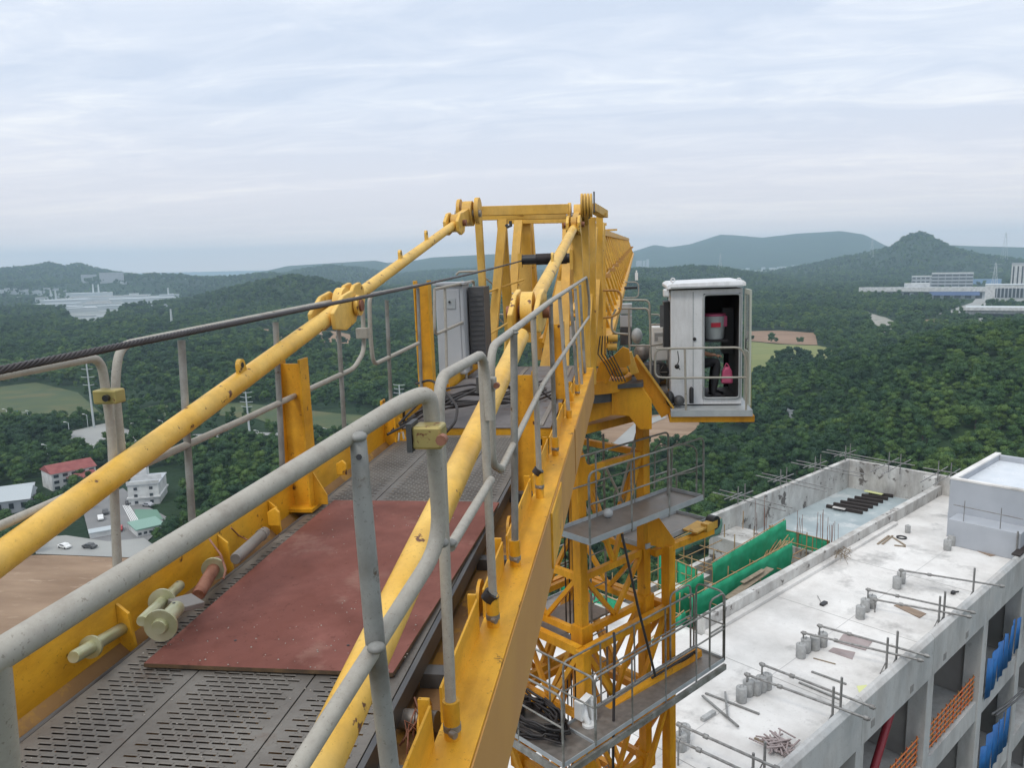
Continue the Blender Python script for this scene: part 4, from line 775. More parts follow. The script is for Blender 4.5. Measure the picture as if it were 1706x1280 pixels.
# green nets round the stair pit
def net(name, p0, p1, h, mt, label, top=SCAFR):
    t = Thing(name, label, 'safety net', (*p0[:2], p0[2] - h), BD); p0, p1 = np.array(p0, float), np.array(p1, float); n = 22; mb = MB(); nv = nrm(np.cross(p1 - p0, [0, 0, 1])); vs = []
    rows = 5
    for j in range(rows + 1):
        for i in range(n + 1):
            p = p0 + (p1 - p0) * i / n; vs.append(p - [0, 0, h * j / rows] + nv * (.05 * math.sin(i * 1.7 + j) * (j > 0)))
    mb.add(vs, [(j * (n + 1) + i, j * (n + 1) + i + 1, (j + 1) * (n + 1) + i + 1, (j + 1) * (n + 1) + i) for j in range(rows) for i in range(n)], True); o = t.part('netting', mb, mt)
    md = o.modifiers.new('thickness', 'SOLIDIFY'); md.thickness = .008
    t.part('top_rail', MB().tube([p0 + [0, 0, .02] - nv * .05, p1 + [0, 0, .02] - nv * .05], .024, 6), top)
    for f in np.linspace(0.02, .98, 5): p = p0 + (p1 - p0) * f - nv * .05; t.part('post', MB().tube([p - [0, 0, h], p], .024, 6), top)
net('green_net', (25.2, 17.25, -13.7), (33.6, 17.25, -13.55), 1.35, NET, 'long green safety net along the stair pit, in front, next to the curb')
net('green_net', (28.8, 18.55, -13.6), (35.4, 18.55, -13.15), 1.9, NET, 'taller green safety net behind the front one, left of the tied poles')
net('green_net', (36.2, 16.6, -14.0), (36.2, 19.9, -14.0), 1.0, NET, 'short green net across the end of the pit beside the recessed basin'); net('green_net', (24.6, 18.6, -14.2), (28.2, 18.6, -13.9), 2.2, NET, 'green net at the near end of the pit, right of the tower platforms')
net('green_net', (28.6, 19.2, -14.0), (28.6, 21.4, -13.8), 2.6, NET, 'dark green net across the pit behind the orange boom end'); net('faded_net', (29.0, 21.5, -13.6), (34.2, 21.5, -13.5), .8, NETP, 'faded pale green net at the foot of the left wall')
net('green_net', (22.2, 17.0, -14.4), (24.8, 17.2, -14.1), .8, NET, 'green net scrap lying at the near end of the curb'); net('green_net', (23.5, 19.5, -14.0), (23.5, 23.0, -14.0), 1.0, NET, 'green net seen through the tower braces')
t = Thing('pit_scaffold', 'orange scaffold tubes standing in the stair pit between the green nets', 'scaffold', (30, 19, -18.9), BD)
for u in np.arange(25, 36, 1.8):
    for v in (17.6, 19.5, 21.2): t.part('upright', MB().tube([(u, v, -18.9), (u, v, -13.8 + .5 * ((u * 7 + v) % 1))], .025, 6), SCAFR)
for z in (-16.8, -15.6, -14.5):
    for v in (17.6, 19.5, 21.2): t.part('ledger', MB().tube([(24.6, v, z), (35.8, v, z)], .025, 6), SCAFR)
    for u in np.arange(25, 36, 1.8): t.part('transom', MB().tube([(u, 17.0, z + .06), (u, 21.5, z + .06)], .025, 6), SCAFR)
t = Thing('pole_stack', 'sheaf of yellowish tubes leaning in the pit between the green nets', 'pole stack', (33, 18, -15), BD); rg = np.random.default_rng(5)
for k in range(22): t.part('pole', MB().tube([(31.5 + rg.uniform(-.3, .6), 17.7 + rg.uniform(0, .6), -15.2), (34.8 + rg.uniform(-.6, .5), 18.1 + rg.uniform(-.2, 1.0), -13.95 + rg.uniform(-.2, .1))], .024, 6), SCAFR)
t = Thing('rebar_starters', 'thin rebar standing up at the corner of pit, curb and basin', 'rebar', (36, 16.5, -14), BD); rg = np.random.default_rng(8)
for (u0, v0, n) in ((36.1, 16.5, 9), (35.9, 18.0, 5), (36.0, 20.2, 6), (36.3, 17.2, 4)):
    for k in range(n): u_, v_ = u0 + rg.uniform(-.4, .4), v0 + rg.uniform(-.3, .4); t.part('bar', MB().tube([(u_, v_, -15), (u_ + .03, v_, -13.9), (u_ + rg.uniform(-.12, .12), v_, -12.6 + rg.uniform(-.8, .3))], .011, 5), RUSTM)
for k in range(26):
    u_, v_ = 35.5 + rg.uniform(-.5, .6), 16.0 + rg.uniform(-.5, .4); t.part('bent_wire', MB().tube([(u_, v_, -14.4), (u_ + rg.uniform(-.5, .5), v_ + rg.uniform(-.5, .3), -14.1), (u_ + rg.uniform(-.5, .5), v_ + rg.uniform(-.6, .3), -14.3)], .012, 4), TIMB)
solo('timber_walkway', MB().beam((27.2, 16.75, -14.2), (30.8, 16.8, -13.9), .35, .04).beam((28.6, 16.9, -13.95), (30.2, 16.8, -13.8), .2, .04), TIMB, 'planks leaning along the front green net', 'planks', (29, 16.7, -14), BD)
solo('boxed_gutter', MB().box(24.42, 30.5, 19.72, 20.4, -15.6, -15.0), CONC, 'pale boxed channel crossing the near end of the pit', 'channel', (27, 20, -15.6), BD)
# ------------------------------------------------------------------ slewing tower crane (crane frame: x right, y towards the jib, z up; origin at the camera)
K = Thing('tower_crane', 'yellow tower crane with walkway, handrails, tie rods, white cab and long jib', 'tower crane', (-1.2, 11.5, -2.7), CR)
XL, XR = -1.98, -.55
# side beams
mb = MB().box(-2.05, -2.035, .9, 10.4, -1.60, -1.265).box(-2.10, -2.051, .9, 10.4, -1.285, -1.27).box(-2.034, -1.945, .9, 10.4, -1.60, -1.588)
SBL = K.part('side_beam', mb, YEL)
K.part('sloped_ledge', MB().prism([(-2.034, .9, -1.455), (-2.034, .9, -1.475), (-1.99, .9, -1.52), (-1.975, .9, -1.51)], (0, 9.4, 0)), YFLOOR, SBL)
for y in (2.62, 3.4, 3.95, 5.4, 6.4, 8.3): K.part('stiffener', MB().prism([(-2.033, y, -1.586), (-1.955, y, -1.586), (-1.985, y, -1.33), (-2.033, y, -1.29)], (0, .014, 0)), YEL, SBL)
mb = MB().box(-.60, -.47, 1.0, 10.3, -1.452, -1.44).box(-.484, -.47, 1.0, 10.3, -1.86, -1.4525).box(-.60, -.47, 1.0, 10.3, -1.872, -1.861)
SBR = K.part('side_beam', mb, YEL)
K.part('outer_web', MB().box(-.4685, -.4625, 1.0, 6.4, -1.855, -1.448).box(-.4685, -.4625, 6.5, 10.3, -1.855, -1.448), YDUST, SBR)
K.part('splice_plate', MB().box(-.462, -.45, 4.3, 4.95, -1.80, -1.46), YEL, SBR)
K.part('gutter_plate', MB().box(-.80, -.603, 1.0, 10.2, -1.60, -1.59), YFLOOR); K.part('underside_plate', MB().box(-2.03, -.47, .9, 10.3, -1.64, -1.63), YFLOOR)
POSTS = [1.40, 2.11, 2.85, 3.47, 4.54, 5.59, 6.96, 8.2, 9.74]
PY = [c(753, 1205, x=XR)[1], c(821, 1022, x=XR)[1], c(858, 925, x=XR)[1], c(899, 807, x=XR)[1], c(925, 745, x=XR)[1], c(948, 697, x=XR)[1], c(962, 652, x=XR)[1], c(975, 632, x=XR)[1]]
pv = 1.15
for i, y in enumerate([1.45] + PY):
    if y - pv > .2: K.part('toe_plate', MB().prism([(-.604, pv + .07, -1.44), (-.604, pv + .07, -1.32), (-.604, y - .06, -1.30), (-.604, y - .045, -1.44)], (.008, 0, 0)), YEL, SBR)
    if i: K.part('lug', MB().box(-.64, -.606, y - .05, y - .035, -1.42, -1.29), YEL, SBR)
    pv = y
for y in (2.3, 3.3, 4.2, 5.9, 7.5):
    K.part('lifting_eye', MB().cyl((-.70, y, -1.52), (-.685, y, -1.52), .075, 14).box(-.70, -.685, y - .075, y + .075, -1.59, -1.52), YEL)
for y in (2.02, 2.62, 3.75, 4.9, 6.2): K.part('cross_channel', MB().box(-.80, -.61, y, y + .07, -1.588, -1.53), DARKM)
K.part('tube_stub', MB().cyl((-.80, 2.36, -1.55), (-.66, 2.34, -1.54), .035, 12), GREYST)
K.part('edge_angle', MB().box(-.803, -.783, 1.0, 6.33, -1.53, -1.452).box(-1.935, -1.925, 1.0, 6.33, -1.53, -1.452), DARKM)
# perforated planks
def plank(x0, x1, y0, y1, z=-1.45):
    mb = MB(); m_ = .024; pitch = .0285; sl = .044; gap = .010; xa, xb = x0 + m_, x1 - m_; n = int((xb - xa + gap) / (sl + gap)); tot = n * sl + (n - 1) * gap; xa = (xa + xb - tot) / 2; xb = xa + tot
    mb.quad((x0, y0, z), (xa - gap, y0, z), (xa - gap, y1, z), (x0, y1, z)); mb.quad((xb + gap, y0, z), (x1, y0, z), (x1, y1, z), (xb + gap, y1, z)); mb.quad((x0, y0, z - .03), (x0, y0, z), (x0, y1, z), (x0, y1, z - .03)); mb.quad((x1, y1, z - .03), (x1, y1, z), (x1, y0, z), (x1, y0, z - .03))
    mb.quad((x0, y0, z - .03), (x1, y0, z - .03), (x1, y0, z), (x0, y0, z)); rows = int((y1 - y0 - .05) / pitch); y = y0 + .025; mb.quad((xa - gap, y0, z), (xb + gap, y0, z), (xb + gap, y, z), (xa - gap, y, z)); sw = .0095
    for r in range(rows):
        ya = y + r * pitch; yb = ya + sw; yc = ya + pitch if r < rows - 1 else y1; off = (sl + gap) / 2 if r % 2 else 0
        mb.quad((xa - gap, yb, z), (xb + gap, yb, z), (xb + gap, yc, z), (xa - gap, yc, z)); cur = xa - gap
        for k in range(n + (0 if not r % 2 else -1)):
            sa = xa + off + k * (sl + gap); se = sa + sl
            mb.quad((cur, ya, z), (sa, ya, z), (sa, yb, z), (cur, yb, z)); cur = se
            mb.quad((sa, ya, z - .001), (se, ya, z - .001), (se, yb, z - .03), (sa, yb, z - .03)); mb.quad((sa, yb - .0015, z), (se, yb - .0015, z), (se, yb + .0035, z + .0020), (sa, yb + .0035, z + .0020)); mb.quad((sa, yb + .0035, z + .0020), (se, yb + .0035, z + .0020), (se, yb + .009, z + .0003), (sa, yb + .009, z + .0003))
        mb.quad((cur, ya, z), (xb + gap, ya, z), (xb + gap, yb, z), (cur, yb, z))
    return mb
for x0, x1 in ((-1.92, -1.587), (-1.581, -1.137), (-1.131, -.807)): K.part('grating_plank', plank(x0, x1, 1.0, 6.30), GRATE)
for x0, x1 in ((-2.0, -1.33), (-1.325, -.66)):
    for y0, y1 in ((6.36, 8.2), (8.205, 10.2)): K.part('deck_plate', MB().box(x0, x1, y0, y1, -1.405, -1.395), DECK, bev=.003)
K.part('deck_support', MB().box(-2.0, -.66, 6.37, 6.44, -1.50, -1.406), YEL); K.part('deck_seam', MB().beam((-1.33, 6.4, -1.39), (-1.33, 10, -1.39), .05, .012), GREYST); K.part('deck_seam', MB().beam((-.75, 6.4, -1.39), (-.75, 10, -1.39), .04, .012), GREYST)
# I posts
def ipost(x, y, z0, z1, wd=.155, dp=.12):
    mb = MB().box(x - wd / 2, x - wd / 2 + .012, y - dp / 2, y + dp / 2, z0, z1).box(x + wd / 2 - .012, x + wd / 2, y - dp / 2, y + dp / 2, z0, z1).box(x - wd / 2 + .0125, x + wd / 2 - .0125, y - .006, y + .006, z0, z1 - .03)
    p = K.part('i_post', mb, YEL); K.part('base_plate', MB().box(x - .1, x + .1, y - .1, y + .1, z0 - .02, z0), YEL, p); K.part('gusset', MB().prism([(x + wd / 2 + .001, y, z0), (x + wd / 2 + .08, y, z0), (x + wd / 2 + .08, y, z0 + .06), (x + wd / 2 + .001, y, z0 + .2)], (0, .012, 0)), YEL, p)
ipost(-1.985, 4.3, -1.42, -.52); ipost(-1.985, 7.36, -1.42, -.145, .15, .12); ipost(-.70, 5.05, -1.58, -.72, .15); ipost(-.70, 7.7, -1.42, -.6, .13); ipost(-1.985, 6.1, -1.5, -1.1, .12, .1)
# tie rods
def rod(name, p, q, r): return K.part(name, MB().tube([p, q], r, 20), YROD)
def lug(p, d, s=.06, th=.022):
    d = nrm(d); n = nrm(np.cross(d, [1, 0, 0])); n = n if n[2] > 0 else -n; mb = MB(); P_ = [p - d * s * .8, p + d * s * .8] + [p + n * s * 1.5 + (d * math.cos(a) + n * math.sin(a)) * s * .62 for a in np.linspace(0, math.pi, 8)]
    mb.prism([v - np.array([th / 2, 0, 0]) for v in P_], (th, 0, 0)); o = K.part('eye_lug', mb, YROD); K.part('eye_hole', MB().cyl(p + n * s * 1.5 - [th * .56, 0, 0], p + n * s * 1.5 + [th * .56, 0, 0], s * .3, 12), BLACKM, o)
LA, LJ, LB = c(-60, 975, x=-1.93), c(560, 518, x=-1.93), c(757, 374, x=-1.90)
LA = LJ + (LA - LJ) * 1.25
rod('tie_rod', LA, LJ, .05); rod('tie_rod', LJ + (LB - LJ) * .04, LB, .044)
d = nrm(LB - LJ); nL = nrm(np.cross([1, 0, 0], d)) * 1.0
if nL[2] < 0: nL = -nL
up_ = nL
def clevis(p, d, ups, L_, hh, th, xoff, name='clevis_plate'):
    for s_ in (-1, 1):
        P_ = [p + d * L_ * a + ups * hh * bb for a, bb in ((-.5, -.5), (-.1, -1), (.3, -.95), (.5, -.3), (.5, .5), (.3, .95), (-.05, 1), (-.5, .45))]
        P_ = [v + np.array([s_ * xoff - th / 2, 0, 0]) for v in P_]; K.part(name, MB().prism(P_, (th, 0, 0)), YROD, bev=.008)
clevis(LJ - d * .03, d, up_, .46, .115, .03, .075); clevis(LJ + d * .30, d, up_, .30, .11, .03, .035)
K.part('joint_pin', MB().cyl(LJ + d * .13 - [.14, 0, 0], LJ + d * .13 + [.14, 0, 0], .04, 14), RUSTM); K.part('pin_collar', MB().cyl(LJ + d * .13 + [.10, 0, 0], LJ + d * .13 + [.125, 0, 0], .07, 16), YROD)
K.part('eye_head', MB().cyl(LJ + d * .13 - [.03, 0, 0], LJ + d * .13 + [.03, 0, 0], .125, 20), YROD)
for px, py, up1 in ((405, 632, 0), (668, 437, 0), (711, 402, 0)): pt = c(px, py, x=-1.92); lug(pt + up_ * .0, d, .05)
RA, RJ, RB = c(545, 1250, x=-.68), c(868, 560, x=-.68), c(957, 378, x=-.66)
RA = RJ + (RA - RJ) * 1.25; d2 = nrm(RJ - RA); up2 = nrm(np.cross([1, 0, 0], d2)); up2 = up2 if up2[2] > 0 else -up2
rod('tie_rod', RA, RJ, .052); rod('tie_rod', c(884, 515, x=-.67), RB, .052)
RJ2 = c(880, 520, x=-.68); d3 = nrm(RB - RJ2); clevis(RJ2, d2, up2, .60, .13, .035, .085); K.part('eye_head', MB().cyl(RJ2 - [.04, 0, 0], RJ2 + [.04, 0, 0], .14, 20), YROD); K.part('joint_pin', MB().cyl(RJ2 - [.15, 0, 0], RJ2 + [.15, 0, 0], .045, 14), RUSTM)
pt = c(921, 440, x=-.67); lug(pt, d3, .05)
# head pins
for P0, xx in ((c(775, 360, x=-1.90), -1.9), (c(962, 362, x=-.64), -.64)):
    dd = d if xx < -1 else d3; uu = up_ if xx < -1 else up2
    PC = c(757, 373, x=-1.9) if xx < -1 else c(958, 374, x=-.66) - np.array([0, .25, .02])
    clevis(PC, dd, uu, .36, .12, .035, .07); K.part('link_eye', MB().cyl(PC + dd * .05 - [.035, 0, 0], PC + dd * .05 + [.035, 0, 0], .10, 18).beam(PC + dd * .05, P0 + dd * .25, .07, .15, side=(1, 0, 0)), YPALE)
    K.part('joint_pin', MB().cyl(PC + dd * .05 - [.13, 0, 0], PC + dd * .05 + [.13, 0, 0], .035, 12), RUSTM); K.part('head_pin', MB().cyl(P0 + dd * .18 - [.16, 0, 0], P0 + dd * .18 + [.16, 0, 0], .045, 14), GREYST)
    K.part('eye_head', MB().cyl(P0 + dd * .20 - [.055, 0, 0], P0 + dd * .20 + [.055, 0, 0], .15, 20), YPALE)
    K.part('head_plate', MB().cyl(P0 + dd * .27 + [.1 - .02, 0, .02], P0 + dd * .27 + [.1 + .03, 0, .02], .16, 20), YPALE); K.part('head_plate', MB().cyl(P0 + dd * .27 - [.14, 0, -.02], P0 + dd * .27 - [.10, 0, -.02], .15, 20), YPALE)
# sheave cluster on the right head pin
for k in range(4): q = c(968 + k * 5, 342, y=10.2); K.part('sheave', MB().cyl(q, q + [.028, 0, 0], .15, 20), YPALE)
q = c(990, 338, y=10.2); K.part('sheave_guard', MB().beam(q + [0, -.05, -.12], q + [0, 0, .14], .02, .03), DARKM); K.part('head_arm', MB().beam(c(985, 345, y=10.4), c(1006, 357, y=11.2), .12, .1), YPALE); K.part('head_bracket', MB().beam(c(996, 357, y=11), c(1011, 358, y=11), .08, .05), YPALE)
# tower head portals
def pl(p, q, y0, y1=None, wd=.09, dp=.08, nm='head_leg', mt=YPALE):
    return K.part(nm, MB().beam(c(*p, y=y0), c(*q, y=y1 or y0), wd, dp, side=(1, 0, 0)), mt, bev=.006)
pl((797, 362), (815, 660), 9.85); pl((838, 366), (813, 650), 10.6, 10.2, .12); pl((836, 366), (852, 600), 10.6, 11.2, .13)
pl((864, 368), (846, 600), 12.2, 11.4, .13); pl((873, 368), (876, 570), 12.4, 12.4, .22, .12); pl((880, 368), (894, 560), 12.6, 12.9, .11); pl((884, 372), (900, 600), 13.0, 12.8, .09)
pl((944, 384), (940, 640), 12.2, 10.6, .13); pl((960, 365), (972, 670), 9.9, 9.9, .12); pl((974, 365), (978, 640), 10.6, 10.6, .11, .1); pl((986, 362), (987, 640), 11.2, 11.2, .11, .1); pl((999, 360), (999, 610), 11.8, 11.8, .10, .1); pl((966, 380), (986, 560), 11.0, 11.6, .07); pl((992, 380), (976, 600), 11.6, 10.8, .07); pl((1003, 372), (990, 560), 12.2, 11.4, .07)
pl((951, 400), (915, 640), 12.6, 10.8, .1); pl((935, 470), (905, 620), 12, 11, .12); pl((960, 420), (925, 600), 12.6, 11.6, .1); pl((1004, 372), (1006, 600), 12.4, 12.4, .08)
pl((793, 352), (948, 348), 9.95, 9.95, .12, .1, 'head_crossbar'); pl((796, 361), (952, 358), 10.6, 10.6, .1, .08, 'head_crossbar'); pl((845, 368), (950, 366), 12.3, 12.3, .1, .08, 'head_crossbar')
pl((864, 357), (872, 357), 10.3, 10.3, .05, .16, 'crossbar_bracket'); K.part('rope_hook', MB().tube([c(850, 368, y=10), c(851, 376, y=10), c(846, 378, y=10), c(843, 374, y=10)], .022, 8), DARKM)
for a, e, y in (((806, 489), (872, 466), 10.2), ((806, 563), (862, 528), 10.0)): K.part('stay_bar', MB().tube([c(*a, y=y), c(*e, y=y + .6)], .014, 8), YPALE)
for a, e in (((806, 461), (840, 490)), ((806, 505), (840, 540)), ((770, 468), (812, 515))): K.part('thin_stay', MB().tube([c(*a, y=11), c(*e, y=12)], .012, 6), GALV)
for py in (489, 524): K.part('thin_stay', MB().tube([c(800, py, y=11.5), c(866, py, y=11.5)], .014, 6), GALV)
p0, p1 = c(870, 433, y=9.9), c(950, 430, y=9.9); RO = K.part('rope_roller', MB().cyl(p0, p1, .062, 20), BLACKM)
for k in range(26): q = p0 + (p1 - p0) * (.3 + .62 * k / 25); K.part('rope_turn', MB().tube([q + np.array([0, math.cos(a), math.sin(a)]) * .067 for a in np.linspace(0, 6.283, 15)], .008, 5), ROPE, RO)
K.part('roller_bracket', MB().box(p1[0], p1[0] + .04, p1[1] - .1, p1[1] + .1, p1[2] - .14, p1[2] + .1), YPALE); K.part('roller_bracket', MB().box(p0[0] - .05, p0[0], p0[1] - .06, p0[1] + .06, p0[2] - .1, p0[2] + .08), YPALE)
# wire rope with six strands
ra, rb = c(-60, 629, x=-1.33), c(882, 431, x=-1.33); Lr = np.linalg.norm(rb - ra); dr = (rb - ra) / Lr; _, s1, s2 = _basis(dr); mb = MB()
tt = np.concatenate([np.arange(0, 3.6, .012), np.arange(3.6, Lr, .03)])
for k in range(6):
    mb.tube([ra + dr * t + (s1 * math.cos(2 * math.pi * (t / .105 + k / 6)) + s2 * math.sin(2 * math.pi * (t / .105 + k / 6))) * .0066 - np.array([0, 0, .04]) * math.sin(math.pi * t / Lr) * .6 for t in tt], .0037, 5)
mb.tube([ra + dr * t - np.array([0, 0, .04]) * math.sin(math.pi * t / Lr) * .6 for t in tt[::4]], .005, 5)
K.part('wire_rope', mb, ROPE)
# right handrail
PR = .0172
def rail(pts, r=PR, nm='handrail', par=None, mt=GALV, fr=.09): return K.part(nm, MB().tube(fillet(pts, fr), r, 14), mt, par)
A = [c(-70, 1135, y=.66), c(400, 841, y=1.14), c(694, 659, y=1.60), c(722, 760, y=1.66), c(735, 905, y=1.7), c(690, 985, y=1.62), c(500, 1275, y=1.2), c(440, 1370, y=1.05)]
r1 = K.part('handrail', MB().tube(fillet(A[:2] + [c(668, 672, y=1.60), c(716, 652, y=1.66), A[4], A[6], A[7]], .09, 7), .0188, 16), GALV)
K.part('post', MB().tube([c(595, 718, y=1.43), c(597, 735, y=1.425), c(606, 860, y=1.42), c(624, 1060, y=1.43), c(655, 1330, y=1.46)], [.010, .0165, .0195, .0205, .0205], 16), GALVD, r1)
K.part('bolt_head', MB().cyl(c(598, 762, y=1.405), c(598, 762, y=1.39), .006, 8), BLACKM, r1); K.part('post', MB().tube([c(-12, 1100, y=.70), c(12, 1330, y=.74)], .018, 12), GALV, r1)
y1 = PY[0]
Bp = [(XR, y1, -1.28), (XR, y1, -.345), (XR, y1 + .62, -.335), (XR, y1 + .66, -.60), (XR, PY[1] - .04, -.86), (XR, y1 + .02, -.86)]
Bt = [c(752, 1200, y=y1), c(729, 632, y=y1), c(806, 588, y=2.86), c(816, 700, y=2.84), c(822, 800, y=2.84), c(752, 912, y=2.15)]
r2 = K.part('handrail', MB().tube(fillet([Bt[0], Bt[1], Bt[2], Bt[3]], .11, 7), PR, 14), GALV)
K.part('post', MB().tube([c(803, 600, y=2.86), c(822, 1012, y=PY[1])], PR, 12), GALV, r2); K.part('mid_rail', MB().tube([c(750, 912, y=2.15), c(818, 800, y=2.84)], PR * .95, 12), GALV, r2)
C0, C1 = c(819, 585, y=2.95), c(975, 464, y=10.0)
loop = [c(838, 784, y=3.14), c(822, 760, y=3.0), c(817, 592, y=2.96), c(832, 566, y=3.2), c(917, 502, y=5.2), C1, c(980, 520, y=10.2), c(972, 545, y=9.9), c(838, 784, y=3.14)]
r3 = K.part('handrail', MB().tube(fillet([c(836, 782, y=3.12), c(820, 775, y=2.98), c(817, 580, y=2.96), c(917, 502, y=5.2), c(977, 462, y=10.0), c(982, 500, y=10.1), c(981, 530, y=10.1)], .12, 7), PR, 14), GALV)
K.part('mid_rail', MB().tube([c(834, 784, y=3.1), c(905, 640, y=4.75), c(981, 528, y=10.1)], PR * .9, 12), GALV, r3)
for k, (px, pt, pb, yb) in enumerate([(856, 549, 925, PY[2]), (888, 525, 807, PY[3]), (917, 504, 745, PY[4]), (932, 494, 697, PY[5]), (950, 484, 652, PY[6]), (958, 480, 640, PY[6] + .5), (966, 474, 632, PY[7])]):
    xb = [858, 899, 925, 948, 962, 969, 975][k]; K.part('post', MB().tube([c(px, pt, y=yb), c(xb, pb, y=yb)], PR, 10), GALV if k % 2 else GALVD, r3); K.part('weld_bead', MB().sphere(c(px, pt, y=yb) - [0, 0, .016], PR * 1.3, 10, 6, (1, 1, .45)), GALVD, r3)
for k, y in enumerate(PY):
    p0 = c([753, 821, 858, 899, 925, 948, 962, 975][k], [1205, 1022, 925, 807, 745, 697, 652, 632][k], y=y); s_ = K.part('post_socket', MB().tube([p0 + [0, 0, -.09], p0 + [0, 0, .075]], .0265, 14), YEL)
    K.part('bolt', MB().cyl(p0 + [.005, -.04, -.01], p0 + [.022, -.052, -.01], .011, 8), GREYST, s_); K.part('tie_band', MB().tube([p0 + [0, 0, -.022], p0 + [0, 0, -.002]], .0285, 14), GALVD, s_)
for y, k in ((PY[3], 3), (PY[1], 1)): p0 = c([0, 821, 0, 899][k], [0, 1000, 0, 790][k], y=y); K.part('strap', MB().cyl(p0 + [-.02, 0, 0], p0 + [.0, 0, .03], .032, 12), HOSE)
def clampb(p, px_w=.075, mt=CLAMP):
    o = K.part('rail_clamp', MB().box(p[0] - .022, p[0] + px_w - .022, p[1] - .028, p[1] + .028, p[2] - .026, p[2] + .026), mt, bev=.006); K.part('clamp_bolt', MB().cyl(p + [.048, -.05, 0], p + [.048, -.0285, 0], .012, 8), RUSTM, o); K.part('clamp_plate', MB().box(p[0] - .034, p[0] - .0225, p[1] - .03, p[1] + .03, p[2] - .032, p[2] + .032), DARKM, o)
clampb(c(708, 726, y=1.62), .066); clampb(c(810, 640, y=2.9), .06, GALV)
for q in (c(806, 604, y=2.86), c(751, 905, y=2.14), c(817, 802, y=2.84), c(596, 728, y=1.42), c(627, 1080, y=1.4), c(735, 905, y=1.7)): K.part('weld_bead', MB().sphere(q, PR * 1.12, 12, 6, (1, 1, .6)), GALVD)
# left handrail
def lp(px, py): return c(px, py, x=XL)
s1_ = K.part('handrail', MB().tube(fillet([lp(-60, 637), lp(168, 594), lp(186, 720), lp(196, 952)], .07, 7), .017, 12), GALV); K.part('mid_rail', MB().tube([lp(-60, 903), lp(185, 796)], .016, 12), GALV, s1_)
s2_ = K.part('handrail', MB().tube(fillet([lp(206, 790), lp(191, 640), lp(199, 576), lp(460, 522), lp(603, 493), lp(607, 585), lp(590, 614), lp(400, 702), lp(212, 786)], .09, 6), .017, 12), GALV)
for px, pt, px2, pb in ((302, 567, 320, 868), (459, 537, 471, 790), (562, 514, 574, 720)): K.part('post', MB().tube([lp(px, pt), lp(px2, pb)], .0165, 12), GALVD, s2_)
s3_ = K.part('handrail', MB().tube(fillet([lp(697, 572), lp(622, 608), lp(617, 560), lp(615, 492), lp(697, 476)], .09, 6), .017, 12), GALV); K.part('post', MB().tube([lp(644, 500), lp(652, 690)], .0165, 12), GALVD, s3_); K.part('post', MB().tube([lp(696, 480), lp(702, 650)], .0165, 12), GALVD, s3_)
s4_ = K.part('handrail', MB().tube(fillet([lp(724, 482), lp(724, 558), lp(785, 531), lp(790, 468), lp(724, 482)], .12, 6), .017, 12), GALV)
for px in (741, 773): K.part('post', MB().tube([lp(px, 478), lp(px + 4, 640)], .0165, 10), GALV, s4_)
p = c(163, 661, x=XL); o = K.part('rail_clamp', MB().box(p[0], p[0] + .095, p[1] - .03, p[1] + .03, p[2] - .025, p[2] + .028), CLAMP, bev=.006); K.part('clamp_bolt', MB().cyl(p + [.062, -.045, 0], p + [.062, -.0305, 0], .013, 8), BLACKM, o)
p = c(603, 553, x=XL); K.part('rail_clamp', MB().box(p[0] - .04, p[0] + .05, p[1] - .03, p[1] + .03, p[2] - .05, p[2] + .03), GALV, bev=.006)
# lugs on the left beam
for px, py in ((568, 778), (455, 860), (690, 700), (260, 1040)):
    q = c(px, py, x=-1.95); K.part('pin_holder', MB().prism([(q[0] - .035, q[1], q[2] - .06), (q[0] + .035, q[1], q[2] - .06), (q[0] + .035, q[1], q[2] + .02), (q[0] + .01, q[1], q[2] + .045), (q[0] - .035, q[1], q[2] + .02)], (0, .02, 0)), YEL, bev=.005)
# electrical cabinet
q0 = c(724, 476, y=9.1); zb = c(730, 625, y=9.1)[2]; CB = K.part('electrical_cabinet', MB().box(q0[0], q0[0] + .345, 9.1, 9.5, zb, q0[2]), CABINETM, bev=.02, label='grey electrical cabinet outside the left handrail')
K.part('cabinet_door', MB().box(q0[0] + .02, q0[0] + .30, 9.085, 9.099, zb + .05, q0[2] - .05), CABINETM, CB, bev=.006); K.part('door_recess', MB().box(q0[0] + .10, q0[0] + .25, 9.075, 9.084, q0[2] - .28, q0[2] - .16), CABG, CB); K.part('lock', MB().cyl((q0[0] + .18, 9.06, q0[2] - .2), (q0[0] + .18, 9.075, q0[2] - .2), .014, 8), BLACKM, CB)
K.part('cabinet_hood', MB().box(q0[0] - .02, q0[0] + .37, 9.07, 9.52, q0[2] + .001, q0[2] + .03), CABINETM, CB)
o = K.part('louvred_box', MB().box(q0[0] + .37, q0[0] + .56, 9.3, 9.7, zb + .1, q0[2] - .04), mat('dark_grey_case', (.075, .075, .078), .6))
for k in range(14): K.part('louvre', MB().box(q0[0] + .385, q0[0] + .545, 9.292, 9.299, zb + .16 + k * .06, zb + .185 + k * .06), DARKM, o)
K.part('backing_rail', MB().tube([c(760, 458, y=10.5), c(765, 453, y=10.5), c(795, 452, y=10.5)], .016, 8), GALV)
